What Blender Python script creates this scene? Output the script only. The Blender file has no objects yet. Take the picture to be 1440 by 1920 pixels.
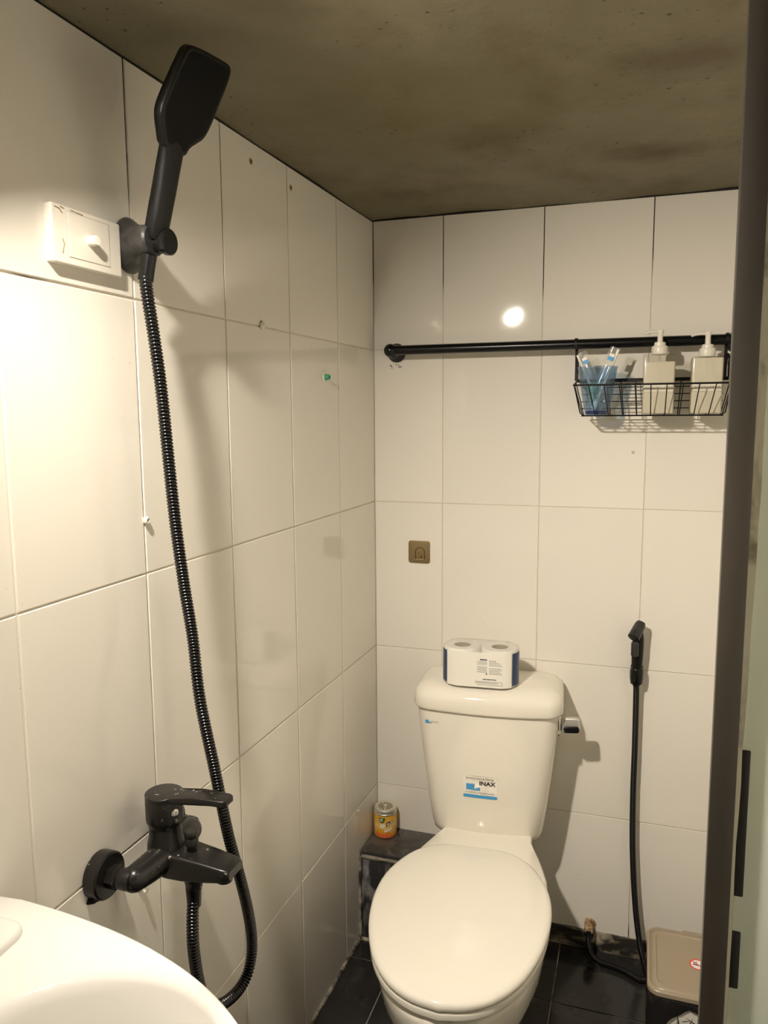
import bpy, bmesh, math, random
from mathutils import Vector, Matrix
random.seed(7)
sc = bpy.context.scene
C = sc.collection

# ------------------------------------------------------------------ camera
def cam_axes(yaw, pitch, roll):
    f = Vector((-math.sin(yaw)*math.cos(pitch), math.cos(yaw)*math.cos(pitch), -math.sin(pitch)))
    r0 = Vector((math.cos(yaw), math.sin(yaw), 0)); u0 = r0.cross(f)
    r = math.cos(roll)*r0 + math.sin(roll)*u0
    u = -math.sin(roll)*r0 + math.cos(roll)*u0
    return r, u, f
_r, _u, _f = cam_axes(0.32175, 0.12717, -0.00678)
cd = bpy.data.cameras.new('camera'); cam = bpy.data.objects.new('camera', cd); C.objects.link(cam)
cam.matrix_world = Matrix(((_r.x, _u.x, -_f.x, 0.67803), (_r.y, _u.y, -_f.y, -1.95819), (_r.z, _u.z, -_f.z, 1.41077), (0, 0, 0, 1)))
cd.sensor_fit = 'HORIZONTAL'; cd.sensor_width = 36.0; cd.lens = 1450.67/1440*36.0
cd.clip_start = 0.01
sc.camera = cam
# ------------------------------------------------------------------ world, exposure
w = bpy.data.worlds.new('world'); sc.world = w; w.use_nodes = True
w.node_tree.nodes['Background'].inputs[0].default_value = (0.02, 0.019, 0.017, 1)
sc.view_settings.view_transform = 'Standard'; sc.view_settings.look = 'None'
sc.view_settings.exposure = 0.0; sc.view_settings.gamma = 1.0
sc.view_settings.use_curve_mapping = False
sc.cycles.max_bounces = 8; sc.cycles.diffuse_bounces = 4; sc.cycles.glossy_bounces = 3; sc.cycles.transmission_bounces = 6; sc.cycles.transparent_max_bounces = 16
sc.cycles.use_adaptive_sampling = True; sc.cycles.adaptive_threshold = 0.10; sc.cycles.adaptive_min_samples = 20; sc.cycles.use_denoising = True
LAMP_POS = (0.147, -1.41, 1.800)
LAMP_STRENGTH = 3400.0
LAMP_COLOR = (1.0, 0.895, 0.775)

# ------------------------------------------------------------------ constants of the room
PHI = -math.asin(0.02)            # the left wall is a little out of square
ZC = 1.9033                       # ceiling
XR = 1.02                         # right wall
YF = -2.45                        # wall behind the camera
A0 = 0.18711; B0 = 0.24068
ROWS = [1.575, 1.175, 0.775, 0.375]

# ------------------------------------------------------------------ material helpers
def lin(c):
    return tuple((x/12.92 if x <= 0.04045 else ((x+0.055)/1.055)**2.4) for x in c)
def hexc(h):
    h = h.lstrip('#'); return lin(tuple(int(h[i:i+2], 16)/255 for i in (0, 2, 4)))
def mat(name, col, rough=0.5, metal=0.0, spec=0.5, ior=1.5, trans=0.0, coat=0.0, alpha=1.0):
    m = bpy.data.materials.new(name); m.use_nodes = True
    b = m.node_tree.nodes['Principled BSDF']
    b.inputs['Base Color'].default_value = (*col, 1)
    b.inputs['Roughness'].default_value = rough
    b.inputs['Metallic'].default_value = metal
    b.inputs['Specular IOR Level'].default_value = spec
    b.inputs['IOR'].default_value = ior
    b.inputs['Transmission Weight'].default_value = trans
    b.inputs['Coat Weight'].default_value = coat
    b.inputs['Alpha'].default_value = alpha
    return m
def thin(name, tint, gloss=0.06, rough=0.08, haze=0.0):
    """thin clear plastic: lets light straight through, tinted, with a faint sheen"""
    m = bpy.data.materials.new(name); m.use_nodes = True; nt = m.node_tree; nt.nodes.clear()
    o = nt.nodes.new('ShaderNodeOutputMaterial'); mx_ = nt.nodes.new('ShaderNodeMixShader')
    tr = nt.nodes.new('ShaderNodeBsdfTransparent'); tr.inputs[0].default_value = (*tint, 1)
    gl = nt.nodes.new('ShaderNodeBsdfGlossy'); gl.inputs['Roughness'].default_value = rough
    fr = nt.nodes.new('ShaderNodeFresnel'); fr.inputs[0].default_value = 1.45
    mu = nt.nodes.new('ShaderNodeMath'); mu.operation = 'MULTIPLY'; mu.inputs[1].default_value = gloss/0.06
    nt.links.new(fr.outputs[0], mu.inputs[0]); mn = nt.nodes.new('ShaderNodeMath'); mn.operation = 'MINIMUM'; mn.inputs[1].default_value = 0.16
    nt.links.new(mu.outputs[0], mn.inputs[0]); nt.links.new(mn.outputs[0], mx_.inputs[0])
    if haze:
        df = nt.nodes.new('ShaderNodeBsdfDiffuse'); df.inputs[0].default_value = (0.85, 0.84, 0.80, 1)
        m2 = nt.nodes.new('ShaderNodeMixShader'); m2.inputs[0].default_value = haze
        nt.links.new(tr.outputs[0], m2.inputs[1]); nt.links.new(df.outputs[0], m2.inputs[2]); base_out = m2.outputs[0]
    else: base_out = tr.outputs[0]
    nt.links.new(base_out, mx_.inputs[1]); nt.links.new(gl.outputs[0], mx_.inputs[2]); nt.links.new(mx_.outputs[0], o.inputs[0])
    return m
class NT:
    def __init__(s, m): s.t = m.node_tree; s.b = s.t.nodes['Principled BSDF']
    def n(s, typ, **kw):
        x = s.t.nodes.new(typ)
        for k, v in kw.items():
            if k in x.inputs: x.inputs[k].default_value = v
            else: setattr(x, k, v)
        return x
    def l(s, a, b): s.t.links.new(a, b)
    def noise(s, scale, detail=4, vec=None, rough=0.5, dist=0.0):
        x = s.n('ShaderNodeTexNoise'); x.inputs['Scale'].default_value = scale
        x.inputs['Detail'].default_value = detail; x.inputs['Roughness'].default_value = rough
        x.inputs['Distortion'].default_value = dist
        if vec is not None: s.l(vec, x.inputs['Vector'])
        return x
    def ramp(s, fac, stops):
        r = s.n('ShaderNodeValToRGB'); e = r.color_ramp.elements
        while len(e) < len(stops): e.new(0.5)
        for i, (p, c) in enumerate(stops):
            e[i].position = p; e[i].color = (*c, 1) if len(c) == 3 else c
        s.l(fac, r.inputs[0]); return r
    def mapping(s, vec, scale=(1, 1, 1), loc=(0, 0, 0)):
        m = s.n('ShaderNodeMapping'); m.inputs['Scale'].default_value = scale; m.inputs['Location'].default_value = loc
        s.l(vec, m.inputs['Vector']); return m.outputs[0]
    def pos(s): return s.n('ShaderNodeNewGeometry').outputs['Position']
    def mix(s, fac, a, b, mode='MIX'):
        m = s.n('ShaderNodeMix'); m.data_type = 'RGBA'; m.blend_type = mode
        for k, v in ((0, fac), (6, a), (7, b)):
            if hasattr(v, 'links'): s.l(v, m.inputs[k])
            else: m.inputs[k].default_value = v if k == 0 else (*v, 1)
        return m.outputs[2]
    def math(s, op, a, b=0.0):
        m = s.n('ShaderNodeMath'); m.operation = op
        for i, v in enumerate((a, b)):
            if hasattr(v, 'links'): s.l(v, m.inputs[i])
            else: m.inputs[i].default_value = v
        return m.outputs[0]
    def bump(s, height, dist, strength=1.0):
        b = s.n('ShaderNodeBump'); b.inputs['Strength'].default_value = strength; b.inputs['Distance'].default_value = dist
        s.l(height, b.inputs['Height']); s.l(b.outputs[0], s.b.inputs['Normal']); return b

# ---- materials
def make_tile(name, col, rough, wav):
    m = mat(name, col, rough); t = NT(m); p = t.pos()
    oi = t.n('ShaderNodeObjectInfo')
    n1 = t.noise(2.2, 3, p)
    var = t.math('ADD', t.math('MULTIPLY', oi.outputs['Random'], 0.5), t.math('MULTIPLY', n1.outputs[0], 0.5))
    r = t.ramp(var, [(0.2, tuple(c*0.955 for c in col)), (0.8, tuple(min(1, c*1.02) for c in col))])
    sp = t.noise(170, 2, p); spr = t.ramp(sp.outputs[0], [(0.735, (0, 0, 0)), (0.76, (1, 1, 1))])
    big = t.noise(3.1, 2, p); bigr = t.ramp(big.outputs[0], [(0.52, (0, 0, 0)), (0.66, (1, 1, 1))])
    spm = t.math('MULTIPLY', t.math('MULTIPLY', spr.outputs[0], bigr.outputs[0]), 0.45)
    colr = t.mix(spm, r.outputs[0], (0.16, 0.13, 0.09))
    t.l(colr, t.b.inputs['Base Color'])
    wv = t.noise(1.0, 2, t.mapping(p, (17, 17, 1.6)))
    w2 = t.noise(1.0, 1, t.mapping(p, (5, 5, 4)))
    hh = t.math('ADD', t.math('MULTIPLY', wv.outputs[0], wav), t.math('MULTIPLY', w2.outputs[0], wav*2.2))
    hh = t.math('ADD', hh, t.math('MULTIPLY', t.noise(150, 2, p).outputs[0], 0.0000045))
    t.bump(hh, 1.0)
    return m
M_TILE_L = make_tile('glazed_tile_left', (0.82, 0.785, 0.70), 0.07, 0.00010)
M_TILE_B = make_tile('glazed_tile_back', (0.82, 0.785, 0.70), 0.045, 0.00006)

M_GROUT = mat('grout', (0.72, 0.66, 0.54), 0.85); t = NT(M_GROUT); p = t.pos()
sx = t.n('ShaderNodeSeparateXYZ'); t.l(p, sx.inputs[0])
mold = t.noise(5.5, 5, t.mapping(p, (1, 1, 0.55)))
hz = t.n('ShaderNodeMapRange'); hz.inputs['From Min'].default_value = 1.62; hz.inputs['From Max'].default_value = 1.83
t.l(sx.outputs[2], hz.inputs['Value'])
lz = t.n('ShaderNodeMapRange'); lz.inputs['From Min'].default_value = 0.16; lz.inputs['From Max'].default_value = 0.03
t.l(sx.outputs[2], lz.inputs['Value'])
hh = t.math('ADD', t.math('MULTIPLY', t.math('MAXIMUM', hz.outputs[0], lz.outputs[0]), 0.42), mold.outputs[0])
mr = t.ramp(hh, [(0.66, (0, 0, 0)), (0.78, (1, 1, 1))])
t.l(t.mix(mr.outputs[0], (0.72, 0.66, 0.54), (0.015, 0.013, 0.01)), t.b.inputs['Base Color'])

M_CEIL = mat('stained_concrete', (0.2, 0.18, 0.13), 0.92); t = NT(M_CEIL); p = t.pos()
a = t.noise(1.7, 8, p, 0.62); b_ = t.noise(3.4, 6, t.mapping(p, (1.2, 1, 1), (3, 1, 0)), 0.6); c_ = t.noise(34, 5, p)
r1 = t.ramp(a.outputs[0], [(0.3, hexc('8d8469')), (0.5, hexc('7d7660')), (0.7, hexc('6f6748'))])
r2 = t.ramp(b_.outputs[0], [(0.52, (0, 0, 0)), (0.72, (1, 1, 1))])
c1 = t.mix(t.math('MULTIPLY', r2.outputs[0], 0.5), r1.outputs[0], hexc('564420'))
# brown damp patches over the far right corner
def blob(px, py, rx, ry):
    v = t.n('ShaderNodeVectorMath'); v.operation = 'SUBTRACT'; t.l(p, v.inputs[0]); v.inputs[1].default_value = (px, py, ZC)
    v2 = t.n('ShaderNodeVectorMath'); v2.operation = 'MULTIPLY'; t.l(v.outputs[0], v2.inputs[0]); v2.inputs[1].default_value = (1/rx, 1/ry, 0)
    ln = t.n('ShaderNodeVectorMath'); ln.operation = 'LENGTH'; t.l(v2.outputs[0], ln.inputs[0])
    q = t.noise(9, 6, p, 0.65)
    d = t.math('SUBTRACT', ln.outputs['Value'], t.math('MULTIPLY', t.math('SUBTRACT', q.outputs[0], 0.5), 1.6))
    return t.ramp(d, [(0.25, (1, 1, 1)), (1.0, (0, 0, 0))]).outputs[0]
for (bx_, by_, rx_, ry_, s_) in ((0.70, -0.31, 0.13, 0.07, 0.6), (0.71, -0.72, 0.13, 0.08, 0.5), (0.39, -0.50, 0.12, 0.12, 0.28), (0.13, -0.20, 0.12, 0.10, 0.35)):
    c1 = t.mix(t.math('MULTIPLY', blob(bx_, by_, rx_, ry_), s_), c1, hexc('49351a'))
sp = t.ramp(t.noise(95, 3, p).outputs[0], [(0.655, (0, 0, 0)), (0.71, (1, 1, 1))])
spz = t.ramp(t.noise(4.5, 3, p).outputs[0], [(0.5, (0, 0, 0)), (0.62, (1, 1, 1))])
c1 = t.mix(t.math('MULTIPLY', t.math('MULTIPLY', sp.outputs[0], spz.outputs[0]), 0.75), c1, hexc('1d1a12'))
t.l(c1, t.b.inputs['Base Color'])
t.bump(t.math('ADD', t.math('MULTIPLY', c_.outputs[0], 0.3), a.outputs[0]), 0.004)

def dirty_black(name, base, dust, rough, lo, hi, scale, st=(1, 1, 1), bump=0.0):
    m = mat(name, base, rough); t = NT(m); p = t.pos()
    n = t.noise(scale, 7, t.mapping(p, st), 0.62, 0.6)
    r = t.ramp(n.outputs[0], [(lo, (0, 0, 0)), (hi, (1, 1, 1))])
    t.l(t.mix(r.outputs[0], base, dust), t.b.inputs['Base Color'])
    t.l(t.math('ADD', t.math('MULTIPLY', r.outputs[0], 0.4), rough), t.b.inputs['Roughness'])
    if bump: t.bump(n.outputs[0], bump)
    return m
M_FLOOR = dirty_black('black_floor_tile', (0.022, 0.021, 0.020), (0.10, 0.095, 0.085), 0.16, 0.55, 0.85, 7)
M_FLOORGROUT = dirty_black('floor_grout', (0.12, 0.11, 0.10), (0.42, 0.40, 0.36), 0.8, 0.4, 0.62, 12)
M_LEDGE_TOP = dirty_black('ledge_top_tile', (0.045, 0.043, 0.038), (0.15, 0.14, 0.11), 0.17, 0.45, 0.8, 14)
M_LEDGE_FRONT = dirty_black('ledge_front_tile', (0.03, 0.03, 0.031), (0.42, 0.41, 0.39), 0.4, 0.50, 0.72, 17, (1.6, 1, 0.38))
M_LEDGE_EDGE = dirty_black('ledge_edge_mortar', (0.20, 0.18, 0.14), (0.40, 0.36, 0.28), 0.75, 0.4, 0.65, 22, bump=0.003)
M_SEAL = dirty_black('dirty_sealant', (0.05, 0.043, 0.032), (0.45, 0.41, 0.32), 0.7, 0.42, 0.62, 26, bump=0.004)
M_BASEBAND = dirty_black('grimy_base', (0.025, 0.022, 0.017), (0.40, 0.35, 0.25), 0.5, 0.44, 0.62, 11, (1, 1, 2.2), 0.004)
M_PORC = mat('porcelain', (0.83, 0.79, 0.69), 0.09, coat=0.3)
M_LIDP = mat('seat_plastic', (0.80, 0.765, 0.67), 0.11, coat=0.3)
M_SINK = mat('sink_porcelain', (0.76, 0.745, 0.70), 0.07, coat=0.3)
M_WHITE = mat('switch_plastic', (0.84, 0.80, 0.70), 0.33)
M_BLACK = mat('matt_black', (0.0035, 0.0035, 0.0035), 0.45, spec=0.28)
M_BLACKG = mat('satin_black', (0.004, 0.004, 0.004), 0.26, spec=0.35)
M_HOLD = mat('holder_black', (0.02, 0.02, 0.02), 0.40, spec=0.4)
t = NT(M_HOLD); n = t.noise(60, 4, t.pos()); t.l(t.ramp(n.outputs[0], [(0.4, (0.020, 0.020, 0.0195)), (0.75, (0.045, 0.043, 0.040))]).outputs[0], t.b.inputs['Base Color'])
M_MIX = mat('mixer_black', (0.012, 0.011, 0.010), 0.30, spec=0.45); t = NT(M_MIX); p = t.pos()
n = t.noise(120, 3, p); n2 = t.noise(26, 3, p)
rr = t.math('MULTIPLY', t.ramp(n.outputs[0], [(0.66, (0, 0, 0)), (0.70, (1, 1, 1))]).outputs[0], t.ramp(n2.outputs[0], [(0.5, (0, 0, 0)), (0.58, (1, 1, 1))]).outputs[0])
t.l(t.mix(rr, (0.012, 0.011, 0.010), (0.32, 0.30, 0.26)), t.b.inputs['Base Color'])
M_HOSE = mat('hose_black', (0.004, 0.004, 0.004), 0.20, spec=0.6)
M_HOSE_S = mat('slim_hose_black', (0.004, 0.004, 0.004), 0.35, spec=0.3)
M_CHROME = mat('chrome', (0.78, 0.77, 0.74), 0.08, metal=1.0)
M_BRONZE = mat('bronze_metal', (0.33, 0.25, 0.13), 0.36, metal=0.85)
M_ALU = mat('brown_anodised', (0.050, 0.040, 0.030), 0.34); t = NT(M_ALU)
n = t.noise(7, 5, t.mapping(t.pos(), (1, 1, 0.35)))
t.l(t.ramp(n.outputs[0], [(0.35, (0.026, 0.0225, 0.0175)), (0.75, (0.050, 0.042, 0.032))]).outputs[0], t.b.inputs['Base Color'])
M_GASKET = mat('gasket_rubber', (0.008, 0.008, 0.007), 0.6)
M_SILI = dirty_black('silicone_bead', (0.56, 0.54, 0.42), (0.16, 0.14, 0.09), 0.4, 0.52, 0.66, 16, (1, 1, 0.5))
M_GLASS = mat('frosted_glass', (0.70, 0.76, 0.66), 0.42, trans=0.55)
M_BLUE = thin('blue_tumbler', (0.72, 0.82, 0.92), 0.06, 0.08, 0.03)
M_BLUEBASE = thin('blue_tumbler_base', (0.14, 0.32, 0.68), 0.08)
M_CLEAR = thin('clear_film', (0.98, 0.98, 0.97), 0.06, 0.12, 0.10)
M_CLEARB = thin('clear_bottle', (0.93, 0.92, 0.88), 0.06)
M_SOAP = mat('milky_soap', (0.68, 0.64, 0.54), 0.3)
M_PUMP = mat('pump_plastic', (0.74, 0.71, 0.62), 0.3)
M_PAPER = mat('tissue_paper', (0.86, 0.84, 0.78), 0.9)
M_CORE = mat('card_core', (0.42, 0.35, 0.25), 0.9)
M_NAVY = mat('navy_print', (0.02, 0.045, 0.13), 0.3)
M_INK = mat('dark_ink', (0.05, 0.06, 0.08), 0.5)
M_INKL = mat('grey_ink', (0.33, 0.33, 0.32), 0.5)
M_STICK = mat('sticker_paper', (0.86, 0.83, 0.74), 0.35)
M_CYAN = mat('sticker_blue', (0.06, 0.33, 0.66), 0.35)
M_BLACKINK = mat('black_ink', (0.01, 0.01, 0.012), 0.5)
M_BROWNINK = mat('brown_ink', (0.28, 0.22, 0.17), 0.5)
M_LIDBIN = mat('taupe_plastic', (0.33, 0.27, 0.19), 0.38)
M_BIN = mat('white_bin_plastic', (0.76, 0.73, 0.66), 0.3)
M_BAG = mat('black_bag_film', (0.014, 0.013, 0.013), 0.22)
M_RED = mat('red_ring', (0.72, 0.10, 0.07), 0.4)
M_PALEPINK = mat('sign_white', (0.86, 0.80, 0.78), 0.4)
M_TIN = mat('silver_lid', (0.74, 0.72, 0.62), 0.30, metal=0.75)
M_JAR = mat('jar_label', (0.80, 0.42, 0.04), 0.25); t = NT(M_JAR); p = t.pos()
s3 = t.n('ShaderNodeSeparateXYZ'); t.l(p, s3.inputs[0])
zz = t.n('ShaderNodeMapRange'); zz.inputs['From Min'].default_value = 0.252; zz.inputs['From Max'].default_value = 0.318; t.l(s3.outputs[2], zz.inputs['Value'])
n = t.noise(38, 4, p)
base = t.ramp(t.math('ADD', zz.outputs[0], t.math('MULTIPLY', t.math('SUBTRACT', n.outputs[0], 0.5), 0.9)), [(0.0, (0.80, 0.17, 0.05)), (0.22, (0.86, 0.40, 0.03)), (0.5, (0.86, 0.62, 0.22)), (0.85, (0.80, 0.42, 0.03))])
fl = t.ramp(t.noise(75, 2, p).outputs[0], [(0.63, (0, 0, 0)), (0.69, (1, 1, 1))])
t.l(t.mix(t.math('MULTIPLY', fl.outputs[0], 0.7), base.outputs[0], (0.85, 0.72, 0.50)), t.b.inputs['Base Color'])
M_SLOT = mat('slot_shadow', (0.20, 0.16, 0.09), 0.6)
M_GREEN = mat('green_badge', (0.03, 0.13, 0.04), 0.35)
M_PURPLE = mat('dark_emblem', (0.03, 0.025, 0.07), 0.35)
M_PALE = mat('pale_print', (0.84, 0.82, 0.70), 0.4)
M_PLUGGREEN = mat('green_plug', (0.05, 0.33, 0.17), 0.4)
M_PLUGWHITE = mat('cream_plug', (0.78, 0.74, 0.62), 0.5)
M_HOLE = mat('hole_dirt', (0.06, 0.045, 0.03), 0.9)
M_BRUSHW = mat('toothbrush_white', (0.86, 0.83, 0.74), 0.35)
M_PASTE = mat('toothpaste_green', (0.10, 0.42, 0.20), 0.35)
M_BRASS = dirty_black('sealed_brass', (0.16, 0.09, 0.04), (0.55, 0.38, 0.20), 0.6, 0.42, 0.60, 70, bump=0.003)
M_STAIN = mat('rust_stain', (0.34, 0.24, 0.12), 0.7)
M_BAFFLE = mat('white_baffle', (0.35, 0.33, 0.30), 0.7)
M_EMIT = bpy.data.materials.new('bulb_glow'); M_EMIT.use_nodes = True
_b = M_EMIT.node_tree.nodes['Principled BSDF']
_b.inputs['Emission Color'].default_value = (*LAMP_COLOR, 1); _b.inputs['Emission Strength'].default_value = LAMP_STRENGTH
_b.inputs['Base Color'].default_value = (0.9, 0.88, 0.8, 1)

# ------------------------------------------------------------------ object helpers
def finish(me, smooth=40):
    if smooth:
        me.shade_smooth(); me.set_sharp_from_angle(angle=math.radians(smooth))
def obj(name, bm, m, parent=None, smooth=40):
    bmesh.ops.recalc_face_normals(bm, faces=bm.faces)
    me = bpy.data.meshes.new(name); bm.to_mesh(me); bm.free(); finish(me, smooth)
    for mm in (m if isinstance(m, (list, tuple)) else [m]): me.materials.append(mm)
    o = bpy.data.objects.new(name, me); C.objects.link(o)
    if parent is not None: o.parent = parent
    return o
def tag(o, label, cat, group=None):
    o['label'] = label; o['category'] = cat
    if group: o['group'] = group
    return o
def thing(name, label, cat, loc=(0, 0, 0), rotz=0.0, group=None):
    o = bpy.data.objects.new(name, None); C.objects.link(o)
    o.empty_display_size = 0.05; o.location = loc; o.rotation_euler = (0, 0, rotz)
    return tag(o, label, cat, group)
def struct(o): o['kind'] = 'structure'; return o
def left(d, s, z):                                 # a place given from the left wall: distance off it, along it, height
    c, n = math.cos(PHI), math.sin(PHI); return (c*d - n*s, n*d + c*s, z)

def add_box(bm, x0, x1, y0, y1, z0, z1, bev=0.0, seg=2):
    b2 = bmesh.new(); bmesh.ops.create_cube(b2, size=1.0)
    for v in b2.verts:
        v.co = Vector(((x0+x1)/2 + v.co.x*(x1-x0), (y0+y1)/2 + v.co.y*(y1-y0), (z0+z1)/2 + v.co.z*(z1-z0)))
    if bev > 0: bmesh.ops.bevel(b2, geom=list(b2.edges), offset=bev, segments=seg, profile=0.5, affect='EDGES')
    merge(bm, b2); return bm
def merge(bm, b2, mw=None):
    if mw is not None: bmesh.ops.transform(b2, matrix=mw, verts=b2.verts)
    me = bpy.data.meshes.new('tmp'); b2.to_mesh(me); b2.free(); bm.from_mesh(me); bpy.data.meshes.remove(me)
def box(*a, **k): return add_box(bmesh.new(), *a, **k)
def loft(bm, rings, cap0=True, cap1=True, closed=True):
    vs = [[bm.verts.new(p) for p in r] for r in rings]
    n = len(vs[0])
    for i in range(len(vs)-1):
        for j in range(n if closed else n-1):
            k = (j+1) % n
            bm.faces.new((vs[i][j], vs[i][k], vs[i+1][k], vs[i+1][j]))
    if cap0: bm.faces.new(list(reversed(vs[0])))
    if cap1: bm.faces.new(vs[-1])
    return bm
def lathe(prof, n=32, axis='Z', c=(0, 0, 0), cap0=True, cap1=True, bm=None):
    bm = bm or bmesh.new(); rings = []
    for (r, h) in prof:
        ring = []
        for i in range(n):
            a = 2*math.pi*i/n; x, y = r*math.cos(a), r*math.sin(a)
            q = {'Z': (x, y, h), 'X': (h, x, y), 'Y': (y, h, x)}[axis]
            ring.append((q[0]+c[0], q[1]+c[1], q[2]+c[2]))
        rings.append(ring)
    return loft(bm, rings, cap0, cap1)
def catmull(pts, n):
    P = [Vector(p) for p in pts]; P = [P[0]*2-P[1]] + P + [P[-1]*2-P[-2]]
    out = []
    segs = len(P)-3
    for i in range(n):
        t = i/(n-1)*segs; k = min(int(t), segs-1); t -= k
        a, b, c, d = P[k:k+4]
        out.append(0.5*((2*b) + (c-a)*t + (2*a-5*b+4*c-d)*t*t + (3*b-a-3*c+d)*t**3))
    return out
def resample(path, step):
    L = [0.0]
    for i in range(1, len(path)): L.append(L[-1] + (path[i]-path[i-1]).length)
    n = max(2, int(L[-1]/step)); out = []; j = 0
    for i in range(n+1):
        d = L[-1]*i/n
        while j < len(L)-2 and L[j+1] < d: j += 1
        s = (d-L[j])/max(1e-9, L[j+1]-L[j]); out.append(path[j].lerp(path[j+1], s))
    return out
def tube(path, rad, n=10, bm=None, cap=True):
    bm = bm or bmesh.new(); P = [Vector(p) for p in path]; rings = []; up = None
    for i, p in enumerate(P):
        d = (P[min(i+1, len(P)-1)] - P[max(i-1, 0)]).normalized()
        if up is None:
            up = d.orthogonal().normalized()
        up = (up - d*up.dot(d)).normalized(); sd = d.cross(up)
        r = rad(i) if callable(rad) else rad
        rings.append([p + (up*math.cos(2*math.pi*k/n) + sd*math.sin(2*math.pi*k/n))*r for k in range(n)])
    return loft(bm, rings, cap, cap)
def ribbed(path, r, amp, pitch, n=14, bm=None):
    pts = resample([Vector(p) for p in path], pitch/4)
    return tube(pts, lambda i: r + amp*(1, 0.45, -1, 0.45)[i % 4], n, bm)
def offset2(pts, d):                               # inward offset of a closed, counter-clockwise outline
    n = len(pts); out = []
    for i in range(n):
        a, b, c = Vector(pts[i-1]), Vector(pts[i]), Vector(pts[(i+1) % n])
        e1 = (b-a).normalized(); e2 = (c-b).normalized()
        n1 = Vector((-e1.y, e1.x)); n2 = Vector((-e2.y, e2.x)); m = (n1+n2)
        m = m.normalized() if m.length > 1e-6 else n1
        out.append(b + m*(d/max(0.35, m.dot(n1))))
    return out
def ccw(pts):
    s = sum(pts[i-1][0]*pts[i][1]-pts[i][0]*pts[i-1][1] for i in range(len(pts)))
    return list(pts) if s > 0 else list(reversed(pts))
def slab(outline, z0, z1, rt=0.0, rb=0.0, seg=4, bm=None):
    o = [Vector(p) for p in ccw(outline)]; rings = []
    def ring(d, z): return [(p.x, p.y, z) for p in (offset2(o, d) if d else o)]
    if rb:
        for i in range(seg): a = math.pi/2*i/seg; rings.append(ring(rb*(1-math.sin(a)), z0+rb*(1-math.cos(a))))
        rings.append(ring(0, z0+rb))
    else: rings.append(ring(0, z0))
    if rt:
        rings.append(ring(0, z1-rt))
        for i in range(1, seg+1): a = math.pi/2*i/seg; rings.append(ring(rt*(1-math.cos(a)), z1-rt+rt*math.sin(a)))
    else: rings.append(ring(0, z1))
    return loft(bm or bmesh.new(), rings)
def rrect(x0, x1, y0, y1, r, seg=5):
    pts = []
    for cx, cy, a0 in ((x1-r, y1-r, 0), (x0+r, y1-r, 90), (x0+r, y0+r, 180), (x1-r, y0+r, 270)):
        for i in range(seg+1):
            a = math.radians(a0+90*i/seg); pts.append((cx+r*math.cos(a), cy+r*math.sin(a)))
    return pts
def xf(bm, m): bmesh.ops.transform(bm, matrix=m, verts=bm.verts); return bm
def text_bm(s, size, extrude=0.0001, align='CENTER', bold=0.0, sx=1.0):
    cu = bpy.data.curves.new('txt', 'FONT'); cu.body = s; cu.size = size; cu.align_x = align; cu.align_y = 'CENTER'
    cu.extrude = extrude; cu.offset = bold; cu.resolution_u = 3
    o = bpy.data.objects.new('txt', cu); C.objects.link(o)
    me = bpy.data.meshes.new_from_object(o.evaluated_get(bpy.context.evaluated_depsgraph_get()))
    bm = bmesh.new(); bm.from_mesh(me)
    bpy.data.objects.remove(o); bpy.data.curves.remove(cu); bpy.data.meshes.remove(me)
    if sx != 1: xf(bm, Matrix.Diagonal((sx, 1, 1, 1)))
    return bm
RX90 = Matrix.Rotation(math.pi/2, 4, 'X')          # flat XY drawing -> standing, facing -y
def T(x, y, z): return Matrix.Translation((x, y, z))

# ================================================================== THE ROOM
# ---- floor
fl = struct(obj('floor', box(-0.25, XR+0.1, YF-0.1, 0.1, -0.06, -0.0025), M_FLOORGROUT))
tile_cache = {}
def tile(parent, w, h, th, m, loc, rot, bev, name='tile', jit=0.0012):
    """a flat tile lying in local XZ, front face towards -Y"""
    k = (round(w, 4), round(h, 4), th, m.name, bev)
    if k not in tile_cache:
        bm = bmesh.new(); i = bev
        fr = [(-w/2+i, 0, -h/2+i), (w/2-i, 0, -h/2+i), (w/2-i, 0, h/2-i), (-w/2+i, 0, h/2-i)]
        md = [(-w/2, i*0.8, -h/2), (w/2, i*0.8, -h/2), (w/2, i*0.8, h/2), (-w/2, i*0.8, h/2)]
        bk = [(x, th, z) for x, _, z in md]
        loft(bm, [fr, md, bk]); bmesh.ops.recalc_face_normals(bm, faces=bm.faces)
        me = bpy.data.meshes.new(name); bm.to_mesh(me); bm.free(); me.materials.append(m); tile_cache[k] = me
    o = bpy.data.objects.new(name, tile_cache[k]); C.objects.link(o); o.parent = parent; o.location = loc
    j = jit
    o.rotation_euler = (rot[0]+random.uniform(-j, j), rot[1], rot[2]+random.uniform(-j, j))
    return o
def spans(lo, hi, cuts, g):
    e = [lo] + sorted(c for c in cuts if lo < c < hi) + [hi]
    return [(e[i]+(g/2 if i else 0), e[i+1]-(g/2 if i < len(e)-2 else 0)) for i in range(len(e)-1)]
g = 0.003
for (x0, x1) in spans(-0.05, XR, [0.113+0.402*k for k in range(-1, 4)], g):
    for (y0, y1) in spans(YF, 0, [-0.2195-0.402*k for k in range(0, 8)], g):
        if x1-x0 < 0.01: continue
        tile(fl, x1-x0, y1-y0, 0.006, M_FLOOR, ((x0+x1)/2, (y0+y1)/2, 0), (-math.pi/2, 0, 0), 0.0008, 'floor_tile', 0.0)
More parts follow.
